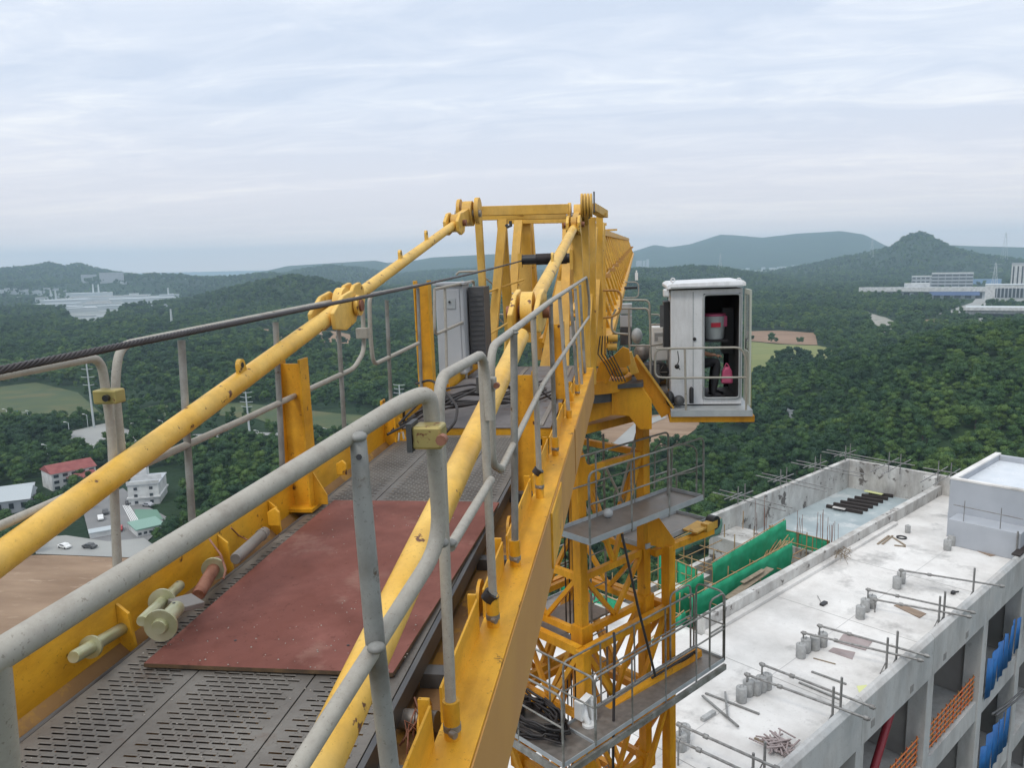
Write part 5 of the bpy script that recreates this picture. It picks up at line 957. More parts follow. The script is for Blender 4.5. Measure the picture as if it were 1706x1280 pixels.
# slewing frame, cross beam and knee
K.part('slewing_beam', MB().prism([c(985, 650, y=11.9), c(1070, 645, y=11.9), c(1086, 668, y=11.9), c(1086, 716, y=11.9), c(1066, 716, y=11.9), c(1062, 712, y=11.9), c(1048, 694, y=11.9), c(1020, 692, y=11.9), c(975, 706, y=11.9)], (0, .5, 0)), ORNG, bev=.01)
K.part('beam_flange', MB().prism([c(982, 645, y=11.85), c(1072, 638, y=11.85), c(1072, 645, y=11.85), c(982, 652, y=11.85)], (0, .7, 0)), DARKM); K.part('beam_rib', MB().beam(c(1021, 648, y=11.87), c(1021, 692, y=11.87), .03, .04), ORNG)
K.part('slewing_ring', MB().cyl((-.75, 12.4, -2.05), (-.75, 12.4, -1.85), .8, 32), ORNG); K.part('slewing_ring', MB().cyl((-.75, 12.4, -2.2), (-.75, 12.4, -2.052), .72, 32), DARKM)
K.part('bracket_plate', MB().prism([c(*p, y=11.7) for p in ((988, 640), (1000, 603), (1018, 597), (1038, 578), (1048, 582), (1051, 606), (1044, 612), (1022, 614), (1012, 640))], (0, .06, 0)), ORNG, bev=.005)
K.part('slewing_motor', MB().tube([c(1022, 612, y=11.9), c(1026, 596, y=11.9)], .09, 14), RUSTM); K.part('slewing_motor', MB().sphere(c(1030, 618, y=11.9), .16, 14, 8, (1, 1, .6)), ORNG)
for k in range(5): K.part('cable', MB().tube([c(1000 + 4 * k, 560, y=11.6), c(996 + 6 * k, 590, y=11.5), c(1010 + 5 * k, 610, y=11.55), c(1022 + 5 * k, 636, y=11.5)], .009, 5), HOSE)
for k, (px, py) in enumerate(((1020, 564), (1019, 578))): q = c(px, py, y=11.5); K.part('hose_block', MB().cyl(q - [.06, 0, 0], q + [.08, 0, 0], .055, 12), YPALE)
# support arm and cab deck
K.part('support_arm', MB().beam(c(1053, 598, y=12.2), c(1112, 690, y=12.2), .05, .22, side=(0, 1, 0)), ORNG); K.part('arm_angle', MB().beam(c(1060, 592, y=12.1), c(1122, 680, y=12.1), .06, .03, side=(0, 1, 0)), YPALE)
K.part('arm_cap', MB().beam(c(1046, 588, y=12.0), c(1058, 622, y=12.0), .14, .12), YPALE); K.part('support_arm', MB().beam(c(1045, 650, y=12.6), c(1112, 655, y=12.9), .18, .14), YDUST)
CY0, CY1 = 12.3, 13.75
z0 = c(1180, 686, y=CY0)[2]; zt = c(1180, 480, y=CY0)[2]; zf = c(1180, 676, y=CY0)[2]
K.part('cab_deck_beam', MB().box(.62, 1.90, 11.95, 13.9, z0 - .10, z0 - .001), ORNG, bev=.008); K.part('cab_deck', MB().box(.64, 1.86, 11.9, 13.9, z0 + .001, zf), CABG)
cab = K.part('operator_cab', MB().box(.66, 1.165, CY0, CY0 + .05, zf + .02, zt - .02).box(1.165, 1.75, CY0, CY0 + .05, c(1200, 489, y=CY0)[2], zt - .02).box(1.165, 1.75, CY0, CY0 + .05, zf + .02, c(1200, 664, y=CY0)[2]).box(1.715, 1.75, CY0, CY0 + .05, c(1200, 664, y=CY0)[2] + .001, c(1200, 489, y=CY0)[2] - .001), CABW, label='white operator cab with open rear door', bev=.008)
for nm, a, mt in (('floor', (.66, 1.75, CY0 + .051, CY1, zf + .001, zf + .05), CABIN), ('lining', (1.72, 1.745, CY0 + .052, CY1, zf + .06, zt - .03), CABIN), ('lining', (.70, .72, CY0 + .052, CY1, zf + .06, zt - .03), CABIN), ('ceiling', (.66, 1.75, CY0 + .052, CY1, zt - .06, zt - .021), CABIN), ('side_wall', (1.7455, 1.76, CY0 + .052, CY1, zf + .02, zt - .02), CABW), ('side_wall', (.66, .6995, CY0 + .052, CY0 + .6, zf + .02, zt - .02), CABW), ('lower_wall', (.66, 1.2, CY1 - .04, CY1, zf + .06, zf + .8), CABW), ('lining', (.68, 1.25, CY1 - .06, CY1 - .041, zf + .8, zt - .06), CABIN), ('front_pillar', (1.64, 1.72, CY1 - .05, CY1, zf + .06, zt - .06), CABIN), ('front_panel', (1.25, 1.64, CY1 - .04, CY1, zt - .75, zt - .06), CABIN)):
    K.part(nm, MB().box(*a), mt, cab)
for nm, a in (('window', (1.255, 1.635, CY1 - .03, CY1 - .02, zf + .5, zt - .76)), ('window', (.67, .68, CY0 + .62, CY1 - .1, zf + .8, zt - .2))): K.part(nm, MB().box(*a), mat('cab_glass', (.5, .6, .6), .05, trans=.75), cab)
K.part('cab_roof', MB().prism([(.60, CY0 - .08, zt), (1.79, CY0 - .08, zt + .02), (1.79, CY0 - .08, zt + .07), (1.75, CY0 - .06, zt + .105), (.66, CY0 - .06, zt + .085), (.60, CY0 - .08, zt + .05)], (0, 1.65, 0)), CABW, cab, bev=.008)
K.part('roof_gutter', MB().box(.66, 1.74, CY0 - .095, CY0 - .08, zt + .01, zt + .035), CABG, cab); K.part('roof_corner', MB().box(.55, .64, CY0 - .05, CY0 + .2, zt - .12, zt - .0), CABW, cab, bev=.02)
for px in (1121, 1231): q = c(px, 467, y=CY0 + .05); K.part('lifting_ring', MB().tube([q + np.array([math.cos(a), 0, math.sin(a)]) * .03 for a in np.linspace(0, 6.283, 13)], .011, 6).cyl(q - [0, 0, .07], q - [0, 0, .03], .014, 8), CABW, cab)
K.part('door_frame', MB().tube(fillet([(1.165, CY0 - .01, zf + .12), (1.165, CY0 - .01, zt - .10), (1.715, CY0 - .01, zt - .10), (1.715, CY0 - .01, zf + .12), (1.165, CY0 - .01, zf + .12), (1.165, CY0 - .01, zf + .3)], .06, 5), .018, 6), CABG, cab)
dr = K.part('open_door', MB().box(1.775, 1.80, 11.72, 11.78, zf + .1, zt - .02).box(1.775, 1.80, 12.22, 12.28, zf + .1, zt - .02).box(1.775, 1.80, 11.781, 12.219, zt - .1, zt - .02).box(1.775, 1.80, 11.781, 12.219, zf + .1, zf + .9), mat('door_green_grey', (.42, .44, .38), .5), cab)
K.part('window', MB().box(1.785, 1.79, 11.781, 12.219, zf + .901, zt - .101), mat('door_glass', (.25, .3, .28), .1, trans=.5)); K.part('door_handle', MB().tube([(1.77, 11.85, zf + .95), (1.74, 11.85, zf + .95), (1.74, 11.85, zf + 1.1), (1.77, 11.85, zf + 1.1)], .01, 6), BLACKM)
K.part('wall_rib', MB().box(1.0, 1.012, CY0 - .006, CY0 - .001, zf + .05, zt - .05), CABG, cab)
q = c(1157, 565, y=CY0); K.part('key_lock', MB().cyl(q + [0, -.015, 0], q, .028, 12), BLACKM, cab)
K.part('hanging_cable', MB().tube([c(1129, 585, y=12.2), c(1131, 600, y=12.15), c(1128, 610, y=12.15), c(1133, 616, y=12.2)], .008, 5).sphere(c(1128, 611, y=12.15), .04, 8, 6), BLACKM, cab)
K.part('fire_extinguisher', MB().tube([c(1152, 672, y=12.2), c(1152, 648, y=12.2), c(1151, 645, y=12.2)], [.035, .035, .015], 10), BLACKM); K.part('foot_valve', MB().sphere(c(1131, 668, y=12.15), .09, 10, 7), DARKM); K.part('foot_valve', MB().sphere(c(1116, 664, y=12.2), .12, 10, 7, (.6, 1, 1)), BLACKM)
K.part('control_panel', MB().box(1.52, 1.70, 12.9, 13.1, zf + .75, zf + 1.5), BLACKM, cab); K.part('side_box', MB().box(.56, .655, CY0 + .1, CY0 + .5, zf + .9, zt - .2), BLACKM, cab); K.part('mirror', MB().box(.50, .56, CY0 + .1, CY0 + .14, zt - .6, zt - .25), DARKM, cab)
# round the cab: guard rails
def rr(pts, y=12.2, r=.017, nm='guard_rail', fr=.1, mt=GALV): return K.part(nm, MB().tube(fillet([c(*p, y=y) for p in pts], fr, 6), r, 8), mt)
rr([(1093, 581), (1235, 579), (1244, 600), (1243, 684)], 11.92); rr([(1130, 630), (1243, 629)], 11.92); rr([(1141, 581), (1143, 686)], 11.92); rr([(1125, 581), (1092, 582), (1091, 629), (1130, 630)], 11.92)
rr([(1240, 590), (1250, 577), (1250, 684)], 12.9, mt=CLAMP); rr([(1243, 610), (1250, 605)], 12.5); rr([(1030, 514), (1080, 514), (1083, 530), (1084, 652)], 12.6); rr([(1037, 500), (1082, 500), (1083, 540)], 13.6); rr([(1048, 514), (1049, 605)], 12.6)
rr([(1026, 515), (1019, 530), (1019, 555), (1047, 557)], 12.6); rr([(1049, 576), (1083, 576)], 12.6); rr([(1085, 541), (1106, 541), (1111, 556), (1110, 572), (1085, 576)], 12.9); rr([(1085, 524), (1100, 524), (1103, 540)], 14.2, .013)
rr([(998, 484), (1032, 484), (1036, 500), (1033, 520), (1020, 528), (998, 531)], 11.8, mt=YDUST); rr([(1041, 470), (1064, 470), (1064, 496), (1040, 496)], 16, .012)
K.part('grating_deck', MB().box(-.05, .62, 12.3, 13.9, z0 + .3, z0 + .34), GREYST)
# machines between head and cab
q = c(1086, 545, y=13.1); AC = K.part('air_unit', MB().box(q[0], q[0] + .27, 13.1, 13.5, c(1086, 602, y=13.1)[2], q[2]), WHITEP, bev=.02, label='white air conditioner box left of the cab')
for k in range(4): K.part('vent_slat', MB().box(q[0] + .04, q[0] + .23, 13.085, 13.099, q[2] - .12 - k * .035, q[2] - .10 - k * .035), CABG, AC)
K.part('panel', MB().box(q[0] + .1, q[0] + .25, 13.08, 13.0845, q[2] - .27, q[2] - .17), WHITEP, AC)
q = c(1098, 620, y=12.8); FN = K.part('fan_housing', MB().cyl(q, q + [0, .25, 0], .16, 20), BLACKM)
for k in range(6): a = k * 1.047; K.part('fan_blade', MB().beam(q + np.array([0, -.01, 0]), q + np.array([.13 * math.cos(a), -.02, .13 * math.sin(a)]), .05, .008), GREYST, FN)
K.part('winch_motor', MB().cyl(c(1075, 612, y=13), c(1093, 640, y=13), .12, 14), GREYST); K.part('winch_frame', MB().box(.2, .62, 13.0, 13.5, -2.2, -2.0), YDUST); K.part('winch_motor', MB().sphere(c(1070, 588, y=13.2), .15, 12, 8), GREYST)
for k, (y0_, y1_, mt) in enumerate(((507, 523, CABG), (526, 545, CABINETM), (547, 575, DARKM))): a, e = c(1033, y0_, y=13.6), c(1053, y1_, y=13.6); K.part('switch_box', MB().box(a[0], e[0], 13.6, 13.9, e[2], a[2]), mt, bev=.01)
K.part('jug_like_tank', MB().sphere(c(1061, 560, y=13.6), .11, 12, 8, (.9, 1, 1.3)), CABG) if 0 else K.part('oil_tank', MB().sphere(c(1061, 560, y=13.6), .11, 12, 8, (.9, 1, 1.3)), CABG)
K.part('tool_tray', MB().box(*sorted((c(1040, 479, y=16)[0], c(1062, 479, y=16)[0])), 16, 16.2, c(1050, 482, y=16)[2], c(1050, 478, y=16)[2]), BLACKM); q = c(1060.5, 467, y=16); K.part('warning_lamp', MB().box(q[0] - .03, q[0] + .03, 16, 16.06, q[2], q[2] + .15).cyl(q + [0, .03, .15], q + [0, .03, .2], .015, 8), WHITEP)
K.part('base_block', MB().box(.0, .5, 12.7, 13.2, -2.1, -1.75), DARKM)
# jib: apex chord, two bottom chords, lacing
ja = [c(945, 372, y=12.4), c(1046.5, 399, y=62)]; jr = [c(1010, 572, y=12.4), c(1054.5, 423, y=62)]; jl = [c(905, 572, y=12.4), c(1040, 424, y=62)]
for A_, r_ in ((ja, .085), (jr, .08), (jl, .08)): K.part('jib_chord', MB().beam(A_[0], A_[1], r_ * 2, r_ * 2), YEL)
NB = 34; f_ = lambda A_, k: A_[0] + (A_[1] - A_[0]) * (k / NB)
for k in range(NB):
    for s_ in (jr, jl):
        K.part('jib_brace', MB().tube([f_(s_, k), f_(ja, k + .5)], .036, 7), YEL); K.part('jib_brace', MB().tube([f_(ja, k + .5), f_(s_, k + 1)], .036, 7), YEL)
    K.part('jib_brace', MB().tube([f_(jr, k), f_(jl, k)], .035, 6), YEL); K.part('jib_brace', MB().tube([f_(jr, k), f_(jl, k + 1)], .03, 6), YEL)
for k in range(0, NB, 2):
    q = f_(jr, k) * .55 + f_(ja, k + .5) * .45 + [.1, 0, .05]; K.part('trolley_bracket', MB().box(q[0] - .05, q[0] + .12, q[1] - .03, q[1] + .03, q[2] - .03, q[2] + .05), YDUST)
K.part('trolley_rail', MB().tube([f_(jr, 0) * .55 + f_(ja, 0) * .45 + [.1, 0, .05], f_(jr, NB) * .6 + f_(ja, NB) * .4], .02, 6), YDUST)
for k in (1.5, 4, 9): q = f_(ja, k); K.part('apex_bracket', MB().box(q[0] - .05, q[0] + .35, q[1] - .04, q[1] + .04, q[2] + .08, q[2] + .14).box(q[0], q[0] + .06, q[1] - .03, q[1] + .03, q[2], q[2] + .1), YPALE)
K.part('jib_walkway', MB().beam(jl[0] * .5 + jr[0] * .5 + [0, 0, .05], jl[1] * .5 + jr[1] * .5 + [0, 0, .05], .45, .03, side=(1, 0, 0)), GREYST)
# ------------------------------------------------------------------ mast (mast frame u, v, z)
U0, V0, SZ = 8.56, 8.02, 1.62; CU, CV = U0 + SZ / 2, V0 + SZ / 2
T = Thing('tower_mast', 'yellow lattice mast of the crane standing beside the white building', 'mast', (CU, CV, -CAMH), MS)
LEGS = [(U0, V0), (U0 + SZ, V0), (U0 + SZ, V0 + SZ), (U0, V0 + SZ)]
for i, (u, v) in enumerate(LEGS):
    top = -3.0 if i != 1 else -2.62
    o = T.part('leg', MB().box(u - .085, u + .085, v - .085, v + .085, -CAMH, top), ORNG, bev=.012)
    for z in np.arange(-6.0, -30, -3.0): T.part('collar', MB().box(u - .125, u + .125, v - .125, v + .125, z - .16, z + .16), ORNG, o)
nodes = [-3.3, -5.05, -6.0, -7.5, -9.0, -10.5, -12, -13.5, -15, -16.5, -18, -19.5, -21]
FACES = [(0, 1), (1, 2), (2, 3), (3, 0)]
def lerp(a, e, t): return (a[0] + (e[0] - a[0]) * t, a[1] + (e[1] - a[1]) * t)
for fi, (i, j) in enumerate(FACES):
    a, e = LEGS[i], LEGS[j]; sd_ = (e[0] - a[0], e[1] - a[1], 0)
    for k, z in enumerate(nodes):
        T.part('horizontal_brace', MB().beam((*lerp(a, e, .06), z), (*lerp(a, e, .94), z), .09, .11), ORNG)
        if k < len(nodes) - 1:
            z2 = nodes[k + 1]; p_, q_ = (a, e) if k % 2 == 0 else (e, a)
            T.part('diagonal_brace', MB().beam((*lerp(a, e, .06 if k % 2 else .94), z - .05), (*lerp(a, e, .5), z2 + .05), .07, .07), ORNG); T.part('diagonal_brace', MB().beam((*lerp(a, e, .94 if k % 2 else .06), z - .05), (*lerp(a, e, .5), z2 + .05), .07, .07), ORNG)
mb = MB()
for z in np.arange(-22.5, -84, -1.5):
    for i, j in FACES: a, e = LEGS[i], LEGS[j]; mb.beam((*a, z), (*e, z), .08, .08); mb.beam((*a, z), (*e, z - 1.5), .07, .07)
T.part('lower_lacing', mb, ORNG, kind='stuff')
T.part('corner_cap', MB().prism([(U0 - .12, V0 - .1, -3.0), (U0 + .42, V0 - .1, -3.38), (U0 + .40, V0 - .1, -3.46), (U0 + .1, V0 - .1, -3.75), (U0 - .12, V0 - .1, -3.75)], (0, .03, 0)), ORNG)
for z, mt in ((-3.0, ORNG),): T.part('mast_head_plate', MB().box(U0 - .1, U0 + SZ + .1, V0 + .1, V0 + SZ + .1, -2.75, -2.62), ORNG)
T.part('inner_ladder', MB().tube([(CU + .1, CV - .2, -22), (CU + .1, CV - .2, -3)], .02, 6).tube([(CU + .5, CV - .2, -22), (CU + .5, CV - .2, -3)], .02, 6), GALVD)
for k in range(50): T.part('ladder_rung', MB().tube([(CU + .1, CV - .2, -3.3 - .3 * k), (CU + .5, CV - .2, -3.3 - .3 * k)], .012, 5), GALVD)
for z in (-6.4, -12.4): T.part('rest_platform', MB().box(U0 + .1, U0 + SZ - .1, V0 + .7, V0 + SZ - .1, z, z + .04).box(U0 + .1, U0 + .35, V0 + .1, V0 + .69, z, z + .04), GREYST)
for k in range(4): T.part('inner_cable', MB().tube([(CU - .3 + .1 * k, CV, -2.9), (CU - .32 + .1 * k, CV + .05, -10), (CU - .3 + .12 * k, CV, -22)], .014, 5), HOSE)
# ------------------------------------------------------------------ climbing frame with platforms
G = Thing('climbing_frame', 'yellow climbing frame round the mast with grey railed platforms on three levels', 'climbing frame', (CU, CV, -16), MS)
OF = .30
OL = [(U0 - OF, V0 - OF), (U0 + SZ + OF, V0 - OF), (U0 + SZ + OF, V0 + SZ + OF), (U0 - OF, V0 + SZ + OF)]
for i, (u, v) in enumerate(OL):
    top = [-6.05, -4.95, -4.95, -5.2][i]; G.part('leg', MB().box(u - .09, u + .09, v - .09, v + .09, -16, top), ORNG, bev=.012)
a, e = LEGS[1], OL[1]
for i in (1, 2, 3): a, e = LEGS[i], OL[i]; dv = np.array([e[0] - a[0], e[1] - a[1], 0]); G.part('gusset', MB().prism([(*a, -4.05), (a[0] + dv[0] * 1.25, a[1] + dv[1] * 1.25, -4.85), (a[0] + dv[0] * 1.25, a[1] + dv[1] * 1.25, -5.05), (*a, -4.9)], nrm(np.cross(dv, [0, 0, 1])) * .05), ORNG)
for i, j in FACES:
    a, e = OL[i], OL[j]
    for z in (-6.1, -7.9, -9.9, -11.9):
        if z == -6.1 and 0 in (i, j) and False: continue
        G.part('frame_beam', MB().beam((*lerp(a, e, .03), z), (*lerp(a, e, .97), z), .12, .14), ORNG)
    for z0_, z1_ in ((-6.2, -7.8), (-8.0, -9.8), (-10, -11.8)):
        G.part('frame_brace', MB().beam((*lerp(a, e, .05), z0_), (*lerp(a, e, .5), z1_), .08, .08), ORNG); G.part('frame_brace', MB().beam((*lerp(a, e, .95), z0_), (*lerp(a, e, .5), z1_), .08, .08), ORNG)
# platforms
def platform(label, u0, u1, v0, v1, z, rails, posts_every=.9, h=1.05, toe=.09, name='platform', floor=GREYST, gap=()):
    P_ = G.part(name, MB().box(u0, u1, v0, v1, z - .035, z), floor, label=label)
    sides = {'f': ((u0, v0), (u1, v0)), 'b': ((u0, v1), (u1, v1)), 'l': ((u0, v0), (u0, v1)), 'r': ((u1, v0), (u1, v1))}
    for k, (a, e) in sides.items():
        G.part('toe_board', MB().beam((*a, z + toe / 2 - .03), (*e, z + toe / 2 - .03), .012, toe), CABG, P_)
    for k in rails:
        a, e = sides[k]; L_ = math.hypot(e[0] - a[0], e[1] - a[1]); n = max(1, int(round(L_ / posts_every)))
        G.part('guard_rail', MB().tube(fillet([(*a, z), (*a, z + h), (*e, z + h), (*e, z)], .12, 6), .017, 8), GALVD, P_); G.part('guard_rail', MB().tube([(*a, z + h * .55), (*e, z + h * .55)], .014, 8), GALVD, P_)
        for i in range(1, n): q = lerp(a, e, i / n); G.part('post', MB().tube([(*q, z - .08), (*q, z + h)], .015, 8), GALVD, P_)
    return P_
platform('upper grey platform strip with guard rails below the slewing frame', 7.87, 10.72, 7.17, 7.88, -4.05, 'fb')
bq = [m(1088, 922, 12.9), m(1186, 884, 13.9)]; pq = m(1110, 900, 13.2)
platform('second grey platform strip behind the right mast leg', pq[0] - .5, pq[0] + 1.35, pq[1] + .05, pq[1] + .75, bq[0][2] + .12, 'b', h=.9)
G.part('boom', MB().beam(bq[0], bq[1], .13, .11), ORNG, label='orange boom reaching out to the right under the second platform'); q = bq[1] + [.05, .02, .14]; G.part('boom_pulley', MB().cyl(q + [0, -.08, 0], q + [0, .08, 0], .13, 18), BLACKM); G.part('boom_head', MB().beam(bq[1] - [.25, 0, -.12], bq[1] + [.08, 0, .12], .14, .14).beam(bq[1] + [-.55, .1, .1], bq[1] + [-.1, .1, .14], .3, .03), YPALE)
# tall hoop rails at the far end of the upper platform
for (p0, p1) in (((1090, 742), (1112, 742)), ((1118, 738), (1160, 745))):
    A_ = [m(p0[0], 815, 13.0), m(p0[0] + 2, p0[1], 13.0), m(p1[0] + 1, p1[1], 13.0), m(p1[0], 830, 13.0)]; G.part('hoop_rail', MB().tube(fillet(A_, .13, 6), .015, 8), GALVD)
G.part('hoop_rail', MB().tube(fillet([m(1092, 800, 13.0), m(1160, 785, 13.0)], .1), .013, 8), GALVD)
# lower ring of platforms
P2 = platform('lower grey platform on the near side carrying the cable coil', 6.95, 7.62, 6.92, 10.6, -7.0, 'lr', toe=.07)
P3 = platform('lower grey platform running right past the mast legs', 7.63, 11.0, 6.92, 7.55, -7.0, 'fb', toe=.07, posts_every=.75)
P4 = platform('lower platform on the far side of the mast', 8.0, 11.3, 10.2, 10.9, -7.0, 'fb', toe=.07); platform('lower platform right of the mast', 11.0, 11.6, 7.0, 10.9, -7.4, '', toe=.07) if 0 else None
G.part('boom', MB().beam((7.8, 7.45, -7.1), (10.8, 7.30, -6.92), .12, .12), ORNG); G.part('edge_beam', MB().beam((6.95, 6.9, -7.12), (11.0, 6.9, -7.12), .05, .10), GALVD); G.part('edge_beam', MB().beam((6.93, 6.9, -7.12), (6.93, 10.6, -7.12), .05, .10), GALVD)
for (ua, va, ub_, vb_) in ((10.55, 6.92, 11.0, 6.92), (11.0, 6.94, 11.0, 7.5), (10.3, 7.55, 10.9, 7.55)):
    G.part('cage_rail', MB().tube(fillet([(ua, va, -7.0), (ua, va, -5.75), (ub_, vb_, -5.75), (ub_, vb_, -7.0)], .13, 6), .017, 8), GALVD); G.part('cage_rail', MB().tube([(ua, va, -6.35), (ub_, vb_, -6.35)], .014, 8), GALVD)
platform('lowest grey platform seen at the bottom edge', 6.95, 7.6, 6.92, 10.6, -9.9, 'lr', toe=.07); platform('lowest platform along the near face', 7.61, 10.6, 6.92, 7.5, -9.9, 'f', toe=.07)
for k in range(9): v = 8.2 + .28 * k; G.part('hanging_rail', MB().tube([(6.93, v, -7.15), (6.93, v, -9.9)], .012, 6), GALVD)
G.part('hydraulic_cylinder', MB().cyl((CU + .2, V0 + SZ + .05, -3.4), (CU + .2, V0 + SZ + .05, -4.8), .07, 12), CABG); G.part('pump_unit', MB().box(CU + .1, CU + .9, V0 + SZ + .25, V0 + SZ + .8, -4.5, -3.9), mat('pump_green', (.05, .16, .12), .5), bev=.03); G.part('worklight', MB().sphere((U0 + .35, V0 - .3, -3.98), .08, 10, 7), CABG)
for a, e in (((U0 + .2, V0 + .9, -2.9), (U0 + .5, V0 + .2, -4.2)), ((CU, V0 + .2, -3.3), (CU + .6, V0 + .2, -4.3)), ((CU + .9, V0 + .2, -3.0), (CU + .4, V0 + .2, -4.1))): G.part('strut', MB().tube([a, e], .022, 8), GALV)
def zline(p0, p1, y0, y1): return [m(*p0, y0), m(*p1, y1)]
a_, e_ = zline((1036, 890), (1092, 1128), 11.2, 11.0); solo('power_cable', MB().tube([a_, a_ * .5 + e_ * .5 + np.array([-.04, -.03, -.05]), e_], .02, 8), HOSE, 'black cable running slanting down across the mast, from upper to lower platform', 'cable', a_, MS)
a_, e_ = zline((1024, 1068), (1021, 1300), 10.9, 10.9); solo('power_cable', MB().tube([a_ + [.1, .1, .05], a_, e_], .022, 8), HOSE, 'black cable hanging straight down from a bend at the middle of the mast', 'cable', a_, MS)
# cable coil on the lower platform
rg = np.random.default_rng(4); mb = MB()
for k in range(22):
    cu_, cv_ = 7.28 + rg.uniform(-.06, .06), 7.9 + rg.uniform(-.12, .12) + (.9 if k % 3 == 0 else 0); z = -6.97 + .015 * k; ph = rg.uniform(0, 6)
    mb.tube([(cu_ + (.27 + rg.uniform(-.03, .03)) * math.cos(a), cv_ + (.62 + rg.uniform(-.08, .08)) * math.sin(a), z + .03 * math.sin(3 * a + ph)) for a in np.linspace(0, 6.283, 25)], .02, 6)
solo('cable_coil', mb, HOSE, 'big loose coil of black cable lying on the lower near platform', 'cable coil', (7.28, 8.1, -6.97), MS)
mb = MB()
for k in range(6): mb.tube([(9.5 + .2 * k, 7.35, -6.9), (9.9 + .12 * k, 7.15, -6.72), (10.4 + .05 * k, 7.3, -6.9)], .02, 6)
solo('hose_bundle', mb, HOSE, 'bent black hoses lying on the right end of the lower platform', 'hoses', (10, 7.3, -6.9), MS)
# security camera
q = m(981, 1232, 10.75); S = Thing('security_camera', 'white dome security camera on a bracket at the corner of the lower platform', 'camera', q, MS)
S.part('housing', MB().sphere(q + [0, 0, .13], .105, 20, 12, (1, 1, 1.05)).cyl(q + [0, 0, .13], q + [0, 0, .26], .10, 20), WHITEP); S.part('lens_dome', MB().sphere(q + [0, 0, .045], .07, 16, 8), BLACKM)
S.part('arm', MB().tube([q + [0, 0, .26], q + [-.02, .03, .34], q + [.02, .10, .46], q + [.03, .16, .48]], .045, 12), WHITEP); S.part('mount_box', MB().box(q[0] - .10, q[0] - .03, q[1] + .05, q[1] + .2, q[2] + .30, q[2] + .6), WHITEP, bev=.01); S.part('mount_box', MB().box(q[0] + .09, q[0] + .2, q[1] + .0, q[1] + .16, q[2] + .22, q[2] + .6), WHITEP, bev=.01)
S.part('bracket', MB().tube([q + [0, .05, .2], q + [0, .05, -.45]], .014, 6), GALVD); S.part('cover', MB().prism([q + [-.1, .02, .6], q + [.1, .02, .66], q + [.16, .06, .6], q + [.02, .06, .55]], (.02, .12, 0)), WHITEP)
# ------------------------------------------------------------------ loose things on the counter jib (crane frame)
pc = [c(240, 1112, z=-1.44), c(655, 1128, z=-1.44), c(832, 842, z=-1.44), c(557, 836, z=-1.44)]
t = Thing('plywood_sheet', 'worn red brown plywood sheet lying on the grating walkway', 'plywood', (pc[0] + pc[2]) / 2, CR)
mb = MB(); n = 14; nn_ = 24; top = []
for j in range(nn_ + 1):
    for i in range(n + 1):
        s_, q_ = i / n, j / nn_; p = pc[0] * (1 - s_) * (1 - q_) + pc[1] * s_ * (1 - q_) + pc[2] * s_ * q_ + pc[3] * (1 - s_) * q_
        top.append(p + [0, 0, .0135 + .006 * math.sin(3.1 * s_ + 2 * q_) * math.sin(4 * q_) + .004 * (1 - q_) * (s_ - .5) ** 2])
mb.add(top, [(j * (n + 1) + i, j * (n + 1) + i + 1, (j + 1) * (n + 1) + i + 1, (j + 1) * (n + 1) + i) for j in range(nn_) for i in range(n)], True); t.part('face', mb, PLY)
ed = MB(); ring = [i for i in range(n)] + [j * (n + 1) + n for j in range(nn_)] + [nn_ * (n + 1) + i for i in range(n, 0, -1)] + [j * (n + 1) for j in range(nn_, 0, -1)]
for k in range(len(ring)): a, e = top[ring[k]], top[ring[(k + 1) % len(ring)]]; ed.quad(a - [0, 0, .0155], e - [0, 0, .0155], e, a)
t.part('edge', ed, PLYE)
for px, py in ((392, 1068), (478, 1018), (577, 1000), (580, 1076), (546, 917)): q = c(px, py, z=-1.4265 + .002); t.part('nail_hole', MB().cyl(q, q + [0, 0, .0015], .006, 7), BLACKM)
def pin(p, q, r, label, mt=ZINC, disc=.35, dr=2.3, head=True):
    p, q = np.array(p), np.array(q); r = r * 1.3; dr = dr * .88; d = nrm(q - p); L_ = np.linalg.norm(q - p); t = Thing('steel_pin', label, 'steel pin', p, CR, 'spare pins by the left beam'); t.part('shaft', MB().tube([p, p + d * .01, q - d * .01, q], [r * .85, r, r, r * .85], 18), mt)
    if disc is not None: k = p + d * L_ * disc; t.part('washer', MB().cyl(k - d * .006, k + d * .006, r * dr, 22), mt if mt != RUSTM else ZINC)
    t.part('split_hole', MB().cyl(q - d * .03 - [0, 0, r * 1.02], q - d * .03 + [0, 0, r * 1.02], r * .2, 8), BLACKM); return t
pin(c(122, 1096, y=2.28), c(212, 1043, y=2.66), .0185, 'pale zinc pin with a disc, nearest on the left beam', disc=.30, dr=2.0)
pin(c(236, 1036, y=2.55), c(300, 975, y=2.98), .018, 'zinc pin with a large disc, upper one of the crossed pair', disc=.5, dr=2.7)
pin(c(264, 1047, y=2.5), c(296, 1012, y=2.68), .024, 'short zinc pin whose round flange faces the camera', disc=.12, dr=2.3)
pin(c(330, 992, y=2.92), c(364, 935, y=3.25), .022, 'rusty brown pin with a pale collar', RUSTM, .75, 2.2); pin(c(392, 932, y=3.25), c(442, 886, y=3.68), .022, 'long dull grey pin farthest along the beam', GREYST, .85, 1.3)
solo('steel_plate', MB().beam(c(290, 1010, y=2.72), c(330, 1000, y=2.80), .13, .022), GREYST, 'small thick grey steel plate lying beside the pins', 'plate', c(300, 1005, y=2.7), CR, bev=.003)
solo('grey_hose', MB().tube(fillet([(-1.948, .95, -1.472), (-1.952, 2.0, -1.475), (-1.945, 2.6, -1.478), (-1.952, 3.6, -1.478), (-1.948, 5.0, -1.478), (-1.95, 6.2, -1.475)], .3), .017, 10), HOSEG, 'grey hose lying in the gap between left beam and grating', 'hose', (-1.95, 2, -1.52), CR)
